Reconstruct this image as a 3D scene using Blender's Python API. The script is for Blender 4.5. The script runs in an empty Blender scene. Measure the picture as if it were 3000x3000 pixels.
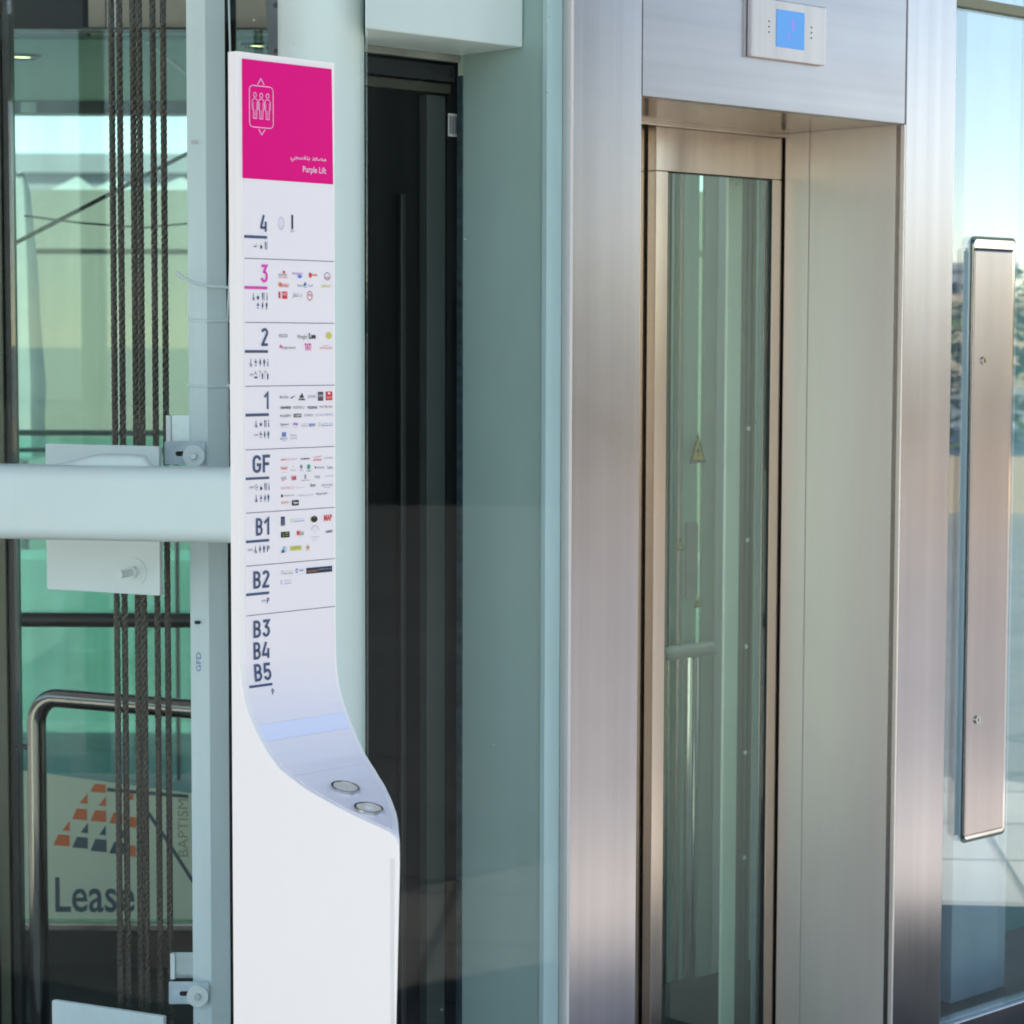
import bpy, bmesh, math, random
from mathutils import Vector, Matrix
random.seed(7)
R = math.radians
SC = bpy.context.scene
COL = SC.collection

# ------------------------------------------------------------------ camera
cam_d = bpy.data.cameras.new("camera"); cam = bpy.data.objects.new("camera", cam_d)
COL.objects.link(cam); SC.camera = cam
cam_d.sensor_width = 36.0; cam_d.sensor_fit = 'HORIZONTAL'; cam_d.lens = 80.82
cam_d.clip_start = 0.05; cam_d.clip_end = 3000
cam.matrix_world = Matrix.Translation((0, 0, 1.6)) @ Matrix.Rotation(R(90 - 4.158), 4, 'X') @ Matrix.Rotation(R(0.17), 4, 'Z')
cam_d.dof.use_dof = True; cam_d.dof.focus_distance = 3.8; cam_d.dof.aperture_fstop = 9.0

# ------------------------------------------------------------------ sky, sun, exposure
SUN_EL, SUN_AZ = R(42), math.atan2(-0.76, -0.65)        # sun stands behind the camera, to its left
world = bpy.data.worlds.new("World"); SC.world = world; world.use_nodes = True
wn = world.node_tree.nodes; wl = world.node_tree.links; wn.clear()
sky = wn.new("ShaderNodeTexSky"); sky.sky_type = 'NISHITA'; sky.sun_disc = False
sky.sun_elevation = SUN_EL; sky.sun_rotation = SUN_AZ % (2 * math.pi)
sky.air_density = 0.75; sky.dust_density = 0.1; sky.ozone_density = 3.0
bg = wn.new("ShaderNodeBackground"); bg.inputs[1].default_value = 0.125
wo = wn.new("ShaderNodeOutputWorld")
wb = wn.new('ShaderNodeMixRGB'); wb.blend_type = 'MULTIPLY'; wb.inputs[0].default_value = 1.0; wb.inputs[2].default_value = (1.30, 1.0, 0.765, 1)
wl.new(sky.outputs[0], wb.inputs[1]); wl.new(wb.outputs[0], bg.inputs[0]); wl.new(bg.outputs[0], wo.inputs[0])
sl = bpy.data.lights.new("sun", 'SUN'); sl.energy = 3.8; sl.angle = R(0.5); sl.color = (1, 0.92, 0.79)
so = bpy.data.objects.new("sun", sl); COL.objects.link(so)
sd = Vector((math.sin(SUN_AZ) * math.cos(SUN_EL), math.cos(SUN_AZ) * math.cos(SUN_EL), math.sin(SUN_EL)))
so.rotation_euler = sd.to_track_quat('Z', 'Y').to_euler(); so.location = (-8, -6, 12)
SC.view_settings.view_transform = 'Standard'; SC.view_settings.look = 'None'
SC.view_settings.gamma = 1.0; SC.view_settings.use_curve_mapping = False
SC.view_settings.exposure = 1.84
SC.render.engine = 'CYCLES'
SC.cycles.max_bounces = 12; SC.cycles.transparent_max_bounces = 24; SC.cycles.glossy_bounces = 6
SC.cycles.use_denoising = True; SC.cycles.caustics_reflective = False; SC.cycles.caustics_refractive = False
SC.cycles.sample_clamp_indirect = 6.0

# ------------------------------------------------------------------ materials
def _nt(name):
    m = bpy.data.materials.new(name); m.use_nodes = True
    nt = m.node_tree; nt.nodes.clear()
    return m, nt.nodes, nt.links
def N(ns, t, **kw):
    n = ns.new(t)
    for k, v in kw.items():
        if k.startswith('i_'): n.inputs[int(k[2:])].default_value = v
        else: setattr(n, k, v)
    return n
def ramp(ns, a, b, ca, cb):
    r = ns.new("ShaderNodeValToRGB"); e = r.color_ramp.elements
    e[0].position, e[1].position = a, b; e[0].color = (*ca, 1); e[1].color = (*cb, 1)
    return r
def mul(c, k): return tuple(min(1, x * k) for x in c)

def paint(name, col, rough=0.45, metal=0.0, var=0.06, scale=6.0, stretch=(1, 1, 1), bump=0.0, bscale=120.0, spec=0.5, coat=0.0, rvar=0.08):
    """plain surface with slight colour and gloss variation"""
    m, ns, ls = _nt(name)
    out = N(ns, "ShaderNodeOutputMaterial"); p = N(ns, "ShaderNodeBsdfPrincipled"); ls.new(p.outputs[0], out.inputs[0])
    p.inputs['Metallic'].default_value = metal; p.inputs['Specular IOR Level'].default_value = spec
    p.inputs['Coat Weight'].default_value = coat; p.inputs['Coat Roughness'].default_value = 0.08
    tc = N(ns, "ShaderNodeTexCoord"); mp = N(ns, "ShaderNodeMapping"); mp.inputs['Scale'].default_value = stretch
    ls.new(tc.outputs['Object'], mp.inputs[0])
    nz = N(ns, "ShaderNodeTexNoise"); nz.inputs['Scale'].default_value = scale; nz.inputs['Detail'].default_value = 6; nz.inputs['Roughness'].default_value = 0.6
    ls.new(mp.outputs[0], nz.inputs['Vector'])
    r = ramp(ns, 0.3, 0.7, mul(col, 1 - var), mul(col, 1 + var)); ls.new(nz.outputs[0], r.inputs[0]); ls.new(r.outputs[0], p.inputs['Base Color'])
    mr = N(ns, "ShaderNodeMapRange"); mr.inputs['To Min'].default_value = max(0.02, rough - rvar); mr.inputs['To Max'].default_value = min(1, rough + rvar)
    mr.inputs['From Min'].default_value = 0.3; mr.inputs['From Max'].default_value = 0.7
    ls.new(nz.outputs[0], mr.inputs[0]); ls.new(mr.outputs[0], p.inputs['Roughness'])
    if bump:
        n2 = N(ns, "ShaderNodeTexNoise"); n2.inputs['Scale'].default_value = bscale; n2.inputs['Detail'].default_value = 4
        ls.new(mp.outputs[0], n2.inputs['Vector'])
        b = N(ns, "ShaderNodeBump"); b.inputs['Strength'].default_value = bump; b.inputs['Distance'].default_value = 0.002
        ls.new(n2.outputs[0], b.inputs['Height']); ls.new(b.outputs[0], p.inputs['Normal'])
    return m

def brushed(name, col, rough=0.28, grain=(260, 260, 2.0), smudge=0.07, aniso=0.0, wave=0.12):
    """brushed stainless steel: fine grain along the sheet, faint smudges and waviness"""
    m, ns, ls = _nt(name)
    out = N(ns, "ShaderNodeOutputMaterial"); p = N(ns, "ShaderNodeBsdfPrincipled"); ls.new(p.outputs[0], out.inputs[0])
    p.inputs['Metallic'].default_value = 1.0
    p.inputs['Anisotropic'].default_value = aniso
    tc = N(ns, "ShaderNodeTexCoord"); mp = N(ns, "ShaderNodeMapping"); mp.inputs['Scale'].default_value = grain
    ls.new(tc.outputs['Object'], mp.inputs[0])
    g = N(ns, "ShaderNodeTexNoise"); g.inputs['Scale'].default_value = 1.0; g.inputs['Detail'].default_value = 3
    ls.new(mp.outputs[0], g.inputs['Vector'])
    s = N(ns, "ShaderNodeTexNoise"); s.inputs['Scale'].default_value = 5.0; s.inputs['Detail'].default_value = 7; s.inputs['Roughness'].default_value = 0.62
    ls.new(tc.outputs['Object'], s.inputs['Vector'])
    add = N(ns, "ShaderNodeMath", operation='ADD'); m1 = N(ns, "ShaderNodeMath", operation='MULTIPLY'); m1.inputs[1].default_value = 0.05
    m2 = N(ns, "ShaderNodeMath", operation='MULTIPLY'); m2.inputs[1].default_value = smudge * 2
    ls.new(g.outputs[0], m1.inputs[0]); ls.new(s.outputs[0], m2.inputs[0]); ls.new(m1.outputs[0], add.inputs[0]); ls.new(m2.outputs[0], add.inputs[1])
    a2 = N(ns, "ShaderNodeMath", operation='ADD'); a2.inputs[1].default_value = rough - 0.05 - smudge
    ls.new(add.outputs[0], a2.inputs[0]); ls.new(a2.outputs[0], p.inputs['Roughness'])
    r = ramp(ns, 0.3, 0.72, mul(col, 0.97), mul(col, 1.02)); ls.new(g.outputs[0], r.inputs[0])
    mx = N(ns, "ShaderNodeMixRGB", blend_type='MULTIPLY'); mx.inputs[0].default_value = 0.5
    r2 = ramp(ns, 0.3, 0.7, (0.86, 0.84, 0.80), (1, 1, 1)); ls.new(s.outputs[0], r2.inputs[0])
    ls.new(r.outputs[0], mx.inputs[1]); ls.new(r2.outputs[0], mx.inputs[2])
    ms = N(ns, "ShaderNodeMapping"); ms.inputs['Scale'].default_value = (34, 34, 0.35) if grain[2] < 10 else (0.35, 34, 34); ls.new(tc.outputs['Object'], ms.inputs[0])
    st = N(ns, "ShaderNodeTexNoise"); st.inputs['Scale'].default_value = 1.0; st.inputs['Detail'].default_value = 5; ls.new(ms.outputs[0], st.inputs['Vector'])
    r3 = ramp(ns, 0.32, 0.68, (0.89, 0.89, 0.90), (1.0, 1.0, 1.0)); ls.new(st.outputs[0], r3.inputs[0])
    mx2 = N(ns, "ShaderNodeMixRGB", blend_type='MULTIPLY'); mx2.inputs[0].default_value = 1.0
    ls.new(mx.outputs[0], mx2.inputs[1]); ls.new(r3.outputs[0], mx2.inputs[2]); ls.new(mx2.outputs[0], p.inputs['Base Color'])
    b = N(ns, "ShaderNodeBump"); b.inputs['Strength'].default_value = 0.02; b.inputs['Distance'].default_value = 0.0005
    ls.new(g.outputs[0], b.inputs['Height'])
    w = N(ns, "ShaderNodeTexNoise"); w.inputs['Scale'].default_value = 2.2; w.inputs['Detail'].default_value = 1
    ls.new(tc.outputs['Object'], w.inputs['Vector'])
    b2 = N(ns, "ShaderNodeBump"); b2.inputs['Strength'].default_value = wave; b2.inputs['Distance'].default_value = 0.004
    ls.new(w.outputs[0], b2.inputs['Height']); ls.new(b.outputs[0], b2.inputs['Normal']); ls.new(b2.outputs[0], p.inputs['Normal'])
    return m

def glass(name, tint, f0=0.06, rough=0.0, dirt=0.03):
    """architectural glass: tinted see-through, mirror by angle, a film of dust and a few specks"""
    m, ns, ls = _nt(name)
    out = N(ns, "ShaderNodeOutputMaterial")
    tr = N(ns, "ShaderNodeBsdfTransparent"); tr.inputs[0].default_value = (*tint, 1)
    gl = N(ns, "ShaderNodeBsdfGlossy"); gl.inputs['Roughness'].default_value = rough; gl.inputs[0].default_value = (0.93, 0.97, 0.97, 1)
    lw = N(ns, "ShaderNodeLayerWeight"); lw.inputs[0].default_value = 0.5
    pw = N(ns, "ShaderNodeMath", operation='POWER'); pw.inputs[1].default_value = 5.0; ls.new(lw.outputs['Facing'], pw.inputs[0])
    ma = N(ns, "ShaderNodeMath", operation='MULTIPLY_ADD'); ma.inputs[1].default_value = 1 - f0; ma.inputs[2].default_value = f0; ls.new(pw.outputs[0], ma.inputs[0])
    mx = N(ns, "ShaderNodeMixShader"); ls.new(ma.outputs[0], mx.inputs[0]); ls.new(tr.outputs[0], mx.inputs[1]); ls.new(gl.outputs[0], mx.inputs[2])
    df = N(ns, "ShaderNodeBsdfDiffuse"); df.inputs[0].default_value = (0.6, 0.62, 0.6, 1)
    tc = N(ns, "ShaderNodeTexCoord"); mp = N(ns, "ShaderNodeMapping"); mp.inputs['Scale'].default_value = (14, 14, 1.1); ls.new(tc.outputs['Object'], mp.inputs[0])
    nz = N(ns, "ShaderNodeTexNoise"); nz.inputs['Scale'].default_value = 1.0; nz.inputs['Detail'].default_value = 8; ls.new(mp.outputs[0], nz.inputs['Vector'])
    vo = N(ns, "ShaderNodeTexVoronoi"); vo.inputs['Scale'].default_value = 15.0; ls.new(tc.outputs['Object'], vo.inputs['Vector'])
    sp = N(ns, "ShaderNodeMapRange"); sp.inputs['From Min'].default_value = 0.04; sp.inputs['From Max'].default_value = 0.02; sp.inputs['To Max'].default_value = 0.55
    ls.new(vo.outputs['Distance'], sp.inputs[0])
    sc_ = N(ns, 'ShaderNodeSeparateColor'); ls.new(vo.outputs['Color'], sc_.inputs[0]); gt = N(ns, 'ShaderNodeMath', operation='GREATER_THAN'); gt.inputs[1].default_value = 0.80; ls.new(sc_.outputs[0], gt.inputs[0])
    sm = N(ns, 'ShaderNodeMath', operation='MULTIPLY'); ls.new(sp.outputs[0], sm.inputs[0]); ls.new(gt.outputs[0], sm.inputs[1])
    dm = N(ns, "ShaderNodeMapRange"); dm.inputs['From Min'].default_value = 0.42; dm.inputs['From Max'].default_value = 0.75; dm.inputs['To Max'].default_value = dirt * 2.5
    ls.new(nz.outputs[0], dm.inputs[0])
    ad = N(ns, "ShaderNodeMath", operation='ADD'); ls.new(dm.outputs[0], ad.inputs[0]); ls.new(sm.outputs[0], ad.inputs[1])
    m2 = N(ns, "ShaderNodeMixShader"); ls.new(ad.outputs[0], m2.inputs[0]); ls.new(mx.outputs[0], m2.inputs[1]); ls.new(df.outputs[0], m2.inputs[2])
    ls.new(m2.outputs[0], out.inputs[0])
    return m

def emit(name, col, s):
    m, ns, ls = _nt(name)
    out = N(ns, "ShaderNodeOutputMaterial"); e = N(ns, "ShaderNodeEmission"); e.inputs[0].default_value = (*col, 1); e.inputs[1].default_value = s
    ls.new(e.outputs[0], out.inputs[0])
    return m

def ink(name, col, rough=0.5):
    m, ns, ls = _nt(name)
    out = N(ns, "ShaderNodeOutputMaterial"); p = N(ns, "ShaderNodeBsdfPrincipled"); ls.new(p.outputs[0], out.inputs[0])
    p.inputs['Base Color'].default_value = (*col, 1); p.inputs['Roughness'].default_value = rough
    return m

def tiles(name, col, size=0.6, joint=(0.12, 0.11, 0.10)):
    m, ns, ls = _nt(name)
    out = N(ns, "ShaderNodeOutputMaterial"); p = N(ns, "ShaderNodeBsdfPrincipled"); ls.new(p.outputs[0], out.inputs[0])
    p.inputs['Roughness'].default_value = 0.5
    tc = N(ns, "ShaderNodeTexCoord"); b = N(ns, "ShaderNodeTexBrick"); b.offset = 0.0
    b.inputs['Scale'].default_value = 1.0; b.inputs['Mortar Size'].default_value = 0.008; b.inputs['Brick Width'].default_value = size; b.inputs['Row Height'].default_value = size
    b.inputs['Color1'].default_value = (*col, 1); b.inputs['Color2'].default_value = (*mul(col, 0.86), 1); b.inputs['Mortar'].default_value = (*joint, 1)
    nz = N(ns, "ShaderNodeTexNoise"); nz.inputs['Scale'].default_value = 1.3; nz.inputs['Detail'].default_value = 8; ls.new(tc.outputs['Object'], nz.inputs['Vector'])
    r = ramp(ns, 0.3, 0.7, (0.8, 0.8, 0.8), (1.05, 1.03, 1.0)); ls.new(nz.outputs[0], r.inputs[0])
    mx = N(ns, "ShaderNodeMixRGB", blend_type='MULTIPLY'); mx.inputs[0].default_value = 1.0
    mp = N(ns, "ShaderNodeMapping"); mp.inputs['Rotation'].default_value = (0, 0, R(43)); ls.new(tc.outputs['Object'], mp.inputs[0]); ls.new(mp.outputs[0], b.inputs['Vector'])
    ls.new(b.outputs[0], mx.inputs[1]); ls.new(r.outputs[0], mx.inputs[2]); ls.new(mx.outputs[0], p.inputs['Base Color'])
    return m

STEEL = brushed("brushed_steel", (0.47, 0.455, 0.475), 0.25, smudge=0.04)
STEEL_H = brushed("brushed_steel_header", (0.455, 0.45, 0.48), 0.33, grain=(2.0, 260, 260), wave=0.03)
STEEL_D = brushed("brushed_steel_door", (0.60, 0.535, 0.465), 0.24)
STEEL_R = paint("satin_steel_reveal", (0.93, 0.85, 0.73), 0.38, 0.45, var=0.04, scale=2.5, stretch=(5, 5, .5), rvar=0.05)
POLISH = brushed("polished_steel", (0.66, 0.65, 0.63), 0.12, smudge=0.03)
TUBE = brushed("tube_steel", (0.20, 0.20, 0.175), 0.14, smudge=0.03)
DARKST = paint("dark_steel", (0.035, 0.037, 0.035), 0.35, 0.6)
BLACK = paint("black_sheet", (0.004, 0.0045, 0.005), 0.45, spec=0.15, var=0.3, scale=3, stretch=(3, 3, .5))
RUBBER = paint("black_rubber", (0.012, 0.013, 0.014), 0.6)
GASKET = paint("green_glass_edge", (0.008, 0.075, 0.07), 0.15)
WHITE = paint("white_lacquer", (0.90, 0.875, 0.825), 0.32, var=0.006, scale=2, rvar=0.0)
PRINT = paint("pale_print_film", (0.87, 0.825, 0.83), 0.22, var=0.01, scale=2, rvar=0.03)
PRINT_SHEEN = paint("pale_blue_painted_sheen", (0.80, 0.83, 0.95), 0.2, var=0.01, scale=2, rvar=0.03)  # tint of the reflection painted across the console curve
MAGENTA = paint("magenta_film", (0.78, 0.002, 0.215), 0.3, var=0.02, scale=4, rvar=0.05, spec=0.15)
CREAMW = paint("offwhite_steel_paint", (0.78, 0.81, 0.765), 0.42, var=0.03, scale=5, stretch=(1, 1, .4), bump=0.03)
PALEB = paint("pale_blue_steel_paint", (0.72, 0.80, 0.79), 0.45, var=0.05, scale=8, stretch=(2, 2, .3), bump=0.03)
BEAMW = paint("white_beam_paint", (0.78, 0.825, 0.80), 0.38, var=0.03, scale=4, bump=0.06, bscale=30)
ZINC = paint("zinc_plate", (0.45, 0.52, 0.55), 0.35, 0.8, var=0.15, scale=30, bump=0.1)
GREYST = paint("grey_edge", (0.62, 0.60, 0.56), 0.4, var=0.02)
FROST = paint("grey_green_wall_paint", (0.36, 0.475, 0.43), 0.5, var=0.05, scale=3, stretch=(2, 2, .6), bump=0.02)
TIE = paint("white_nylon", (0.80, 0.86, 0.86), 0.4)
ROPE = paint("oiled_wire_rope", (0.095, 0.083, 0.066), 0.42, 0.55, var=0.35, scale=14, stretch=(1, 1, .35))
GLASS_O = glass("outer_glass", (0.955, 0.985, 0.98), 0.011, dirt=0.003)
GLASS_L = glass("left_pane_glass", (0.95, 0.985, 0.98), 0.003, dirt=0.001)
GLASS_R = glass("coated_pane_glass", (0.86, 0.94, 0.96), 0.17, dirt=0.015)
GLASS_G = glass("green_car_glass", (0.655, 0.80, 0.765), 0.03, dirt=0.05)
GLASS_DOOR = glass("door_glass", (0.86, 0.965, 0.90), 0.085, dirt=0.01)
GLASS_T = glass("teal_balustrade_glass", (0.60, 0.88, 0.82), 0.10, dirt=0.05)
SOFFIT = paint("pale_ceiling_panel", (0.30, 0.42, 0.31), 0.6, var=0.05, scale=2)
BOARD = paint("beige_board", (0.42, 0.38, 0.30), 0.7, var=0.08)
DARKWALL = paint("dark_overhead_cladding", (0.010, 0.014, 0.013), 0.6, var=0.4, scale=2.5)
CREAM = paint("cream_render", (0.24, 0.245, 0.205), 0.8, var=0.07, scale=1.5, bump=0.1)
STONE = paint("sandy_limestone", (0.46, 0.36, 0.26), 0.8, var=0.10, scale=0.6)
STONE2 = paint("pale_limestone", (0.50, 0.45, 0.38), 0.8, var=0.08, scale=0.6)
GREYB = paint("grey_facade", (0.26, 0.27, 0.29), 0.7, var=0.06, scale=.5)
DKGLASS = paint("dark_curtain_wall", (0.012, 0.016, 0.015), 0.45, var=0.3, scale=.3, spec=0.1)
CANVAS = paint("white_canvas", (0.56, 0.60, 0.58), 0.7, var=0.04)
def canvas(name, col):
    m, ns, ls = _nt(name); out = N(ns, "ShaderNodeOutputMaterial"); d = N(ns, "ShaderNodeBsdfDiffuse"); t = N(ns, "ShaderNodeBsdfTranslucent"); mx = N(ns, "ShaderNodeMixShader"); mx.inputs[0].default_value = 0.55
    tc = N(ns, "ShaderNodeTexCoord"); nz = N(ns, "ShaderNodeTexNoise"); nz.inputs['Scale'].default_value = 9.0; ls.new(tc.outputs['Object'], nz.inputs['Vector'])
    r = ramp(ns, .3, .7, mul(col, .94), mul(col, 1.05)); ls.new(nz.outputs[0], r.inputs[0]); ls.new(r.outputs[0], d.inputs[0]); ls.new(r.outputs[0], t.inputs[0])
    ls.new(d.outputs[0], mx.inputs[1]); ls.new(t.outputs[0], mx.inputs[2]); ls.new(mx.outputs[0], out.inputs[0]); return m
CANVAS = canvas("white_canvas_cloth", (0.62, 0.66, 0.64))
BANNER = paint("cream_banner_board", (0.56, 0.66, 0.47), 0.6, var=0.04, scale=3)
LEAF = paint("hedge_leaf", (0.075, 0.11, 0.035), 0.6, var=0.5, scale=8)
TWIG = paint("brown_twig", (0.07, 0.05, 0.03), 0.8)
FLOOR = tiles("plaza_paving", (0.34, 0.345, 0.355), 0.6)
SHADE_SLAB_M = paint("white_shade_slab_panel", (0.55, 0.54, 0.51), 0.7, var=0.03)  # for the unseen slab added over the lift as shade
BLUEPAN = paint("pale_blue_panel", (0.80, 0.88, 0.90), 0.5, var=0.04, scale=4, stretch=(2, 2, .5))
SCREEN = emit("lit_blue_screen", (0.043, 0.115, 0.25), 1.0)
REDLED = emit("lit_pink_digits", (0.11, 0.08, 0.25), 1.0)
LAMP = emit("warm_downlight", (1.0, 0.80, 0.42), 2.0)
INK = {k: ink("print_" + n, c) for k, n, c in [
    ('n', "navy", (0.052, 0.085, 0.175)), ('p', "pink", (0.72, 0.06, 0.44)), ('k', "black", (0.01, 0.01, 0.012)), ('g', "grey", (0.20, 0.19, 0.21)),
    ('d', "charcoal", (0.07, 0.065, 0.08)), ('r', "red", (0.66, 0.035, 0.04)), ('w', "white", (0.86, 0.85, 0.86)), ('y', "lime_yellow", (0.62, 0.58, 0.10)),
    ('o', "orange", (0.72, 0.25, 0.06)), ('v', "violet", (0.36, 0.16, 0.52)), ('b', "bright_blue", (0.10, 0.20, 0.70)), ('m', "fuchsia", (0.70, 0.02, 0.28)),
    ('c', "coral", (0.72, 0.30, 0.26)), ('u', "mid_blue", (0.11, 0.20, 0.50)), ('l', "lilac", (0.50, 0.50, 0.68)), ('f', "tan", (0.62, 0.48, 0.28)),
    ('G', "green", (0.02, 0.36, 0.20)), ('C', "cyan", (0.10, 0.52, 0.72)), ('Y', "lime", (0.50, 0.68, 0.16)), ('N', "deep_navy", (0.008, 0.022, 0.06)),
    ('P', "pale_pink", (0.86, 0.62, 0.78)), ('R', "brick_orange", (0.62, 0.16, 0.05)), ('T', "slate", (0.045, 0.085, 0.10)), ('S', "soft_olive", (0.30, 0.32, 0.20)),
    ('Z', "warning_yellow", (0.85, 0.66, 0.02))]}

# ------------------------------------------------------------------ geometry helpers
FRAMES = {'lift': ((0.25799, 4.64, 0.0), 42.78), 'sign': ((-0.36974, 3.1, 0.0), 46.65), 'world': ((0, 0, 0), 0.0),
          'beam': ((-0.5391, 4.42, 0.0), -10.7), 'shaft': ((-0.8393, 4.75, 0.0), -25.0), 'pane': ((-0.2640, 4.160, 0.0), -15.0), 'rail': ((-0.9692, 5.4002, 0), -25.0)}

class MB:
    """collects shapes, in the frame of the thing they belong to; build() links them as ONE mesh object"""
    def __init__(s): s.v = []; s.f = []; s.m = []
    def add(s, vs, fs, m=0):
        b = len(s.v); s.v += [tuple(v) for v in vs]; s.f += [tuple(i + b for i in f) for f in fs]; s.m += [m] * len(fs); return s
    def box(s, x0, x1, y0, y1, z0, z1, m=0):
        return s.add([(x, y, z) for z in (z0, z1) for y in (y0, y1) for x in (x0, x1)],
                     [(0, 2, 3, 1), (4, 5, 7, 6), (0, 1, 5, 4), (2, 6, 7, 3), (0, 4, 6, 2), (1, 3, 7, 5)], m)
    def prism(s, pts, z0, z1, m=0):
        """horizontal outline (x, y) raised from z0 to z1"""
        n = len(pts)
        return s.add([(x, y, z0) for x, y in pts] + [(x, y, z1) for x, y in pts],
                     [tuple(range(n))[::-1], tuple(range(n, 2 * n))] + [(i, (i + 1) % n, n + (i + 1) % n, n + i) for i in range(n)], m)
    def plate(s, pts, y0, y1, m=0):
        """upright outline (x, z) with thickness from y0 to y1"""
        n = len(pts)
        return s.add([(x, y0, z) for x, z in pts] + [(x, y1, z) for x, z in pts],
                     [tuple(range(n)), tuple(range(n, 2 * n))[::-1]] + [(i, n + i, n + (i + 1) % n, (i + 1) % n) for i in range(n)], m)
    def tube(s, path, r, seg=12, m=0, caps=True):
        P = [Vector(p) for p in path]; n = len(P); rs = r if isinstance(r, (list, tuple)) else [r] * n
        t0 = (P[1] - P[0]).normalized(); up = Vector((0, 0, 1)) if abs(t0.z) < 0.9 else Vector((1, 0, 0))
        u = t0.cross(up).normalized(); vs = []
        for i in range(n):
            t = ((P[min(i + 1, n - 1)] - P[max(i - 1, 0)])).normalized()
            u = (u - t * u.dot(t)).normalized(); w = t.cross(u)
            for k in range(seg):
                a = 2 * math.pi * k / seg; vs.append(P[i] + (u * math.cos(a) + w * math.sin(a)) * rs[i])
        fs = [(i * seg + k, i * seg + (k + 1) % seg, (i + 1) * seg + (k + 1) % seg, (i + 1) * seg + k) for i in range(n - 1) for k in range(seg)]
        if caps: fs += [tuple(range(seg))[::-1], tuple(range((n - 1) * seg, n * seg))]
        return s.add(vs, fs, m)
    def ring(s, c, r, y0, y1, seg=28, m=0, inner=0.0):
        """disc or ring facing -y"""
        o = [(c[0] + r * math.cos(2 * math.pi * k / seg), c[1] + r * math.sin(2 * math.pi * k / seg)) for k in range(seg)]
        if not inner: return s.plate(o, y0, y1, m)
        i = [(c[0] + inner * math.cos(2 * math.pi * k / seg), c[1] + inner * math.sin(2 * math.pi * k / seg)) for k in range(seg)]
        vs = [(x, y, z) for y in (y0, y1) for L in (o, i) for x, z in L]; fs = []
        for k in range(seg):
            j = (k + 1) % seg
            fs += [(k, j, seg + j, seg + k), (2 * seg + k, 3 * seg + k, 3 * seg + j, 2 * seg + j), (k, 2 * seg + k, 2 * seg + j, j), (seg + k, seg + j, 3 * seg + j, 3 * seg + k)]
        return s.add(vs, fs, m)
    def build(s, name, mats, parent=None, smooth=False, bevel=0.0, off=(0, 0, 0), seg=2):
        me = bpy.data.meshes.new(name)
        me.from_pydata([(v[0] - off[0], v[1] - off[1], v[2] - off[2]) for v in s.v], [], s.f)
        mats = mats if isinstance(mats, (list, tuple)) else [mats]
        for m in mats: me.materials.append(m)
        me.polygons.foreach_set('material_index', s.m); me.update()
        bm = bmesh.new(); bm.from_mesh(me); bmesh.ops.recalc_face_normals(bm, faces=bm.faces); bm.to_mesh(me); bm.free()
        o = bpy.data.objects.new(name, me); COL.objects.link(o)
        if smooth:
            me.polygons.foreach_set('use_smooth', [True] * len(me.polygons))
            if hasattr(me, 'set_sharp_from_angle'): me.set_sharp_from_angle(angle=R(38))
        if bevel:
            b = o.modifiers.new('bevel', 'BEVEL'); b.width = bevel; b.segments = seg; b.limit_method = 'ANGLE'; b.angle_limit = R(40); b.harden_normals = False
        if parent is not None: o.parent = parent
        return o

def tag(o, label=None, cat=None, group=None, kind=None):
    if label: o['label'] = label
    if cat: o['category'] = cat
    if group: o['group'] = group
    if kind: o['kind'] = kind
    return o

class Thing:
    """an Empty at the thing's base in one of the place's frames; part() adds a mesh, given in frame coordinates"""
    def __init__(s, name, label, cat, frame='world', base=(0, 0, 0), group=None):
        (fx, fy, fz), a = FRAMES[frame]; s.off = base
        s.o = bpy.data.objects.new(name, None); COL.objects.link(s.o); s.o.empty_display_size = 0.1
        c, sn = math.cos(R(a)), math.sin(R(a))
        s.o.location = (fx + c * base[0] - sn * base[1], fy + sn * base[0] + c * base[1], fz + base[2]); s.o.rotation_euler = (0, 0, R(a))
        tag(s.o, label, cat, group)
    def part(s, name, mb, mats, parent=None, **k):
        o = mb.build(name, mats, parent if parent is not None else s.o, off=s.off, **k)
        return o

def single(name, label, cat, mb, mats, frame='world', base=(0, 0, 0), group=None, kind=None, **k):
    """a thing (or a piece of the setting) that is one mesh"""
    (fx, fy, fz), a = FRAMES[frame]
    o = mb.build(name, mats, None, off=base, **k)
    c, sn = math.cos(R(a)), math.sin(R(a))
    o.location = (fx + c * base[0] - sn * base[1], fy + sn * base[0] + c * base[1], fz + base[2]); o.rotation_euler = (0, 0, R(a))
    return tag(o, label, cat, group, kind)

def copy_thing(root, group=None, label=None):
    c = root.copy(); COL.objects.link(c)
    if group: c['group'] = group
    if label: c['label'] = label
    for ch in list(root.children):
        d = ch.copy(); COL.objects.link(d); d.parent = c
        for g in list(ch.children):
            e = g.copy(); COL.objects.link(e); e.parent = d
    return c

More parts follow.
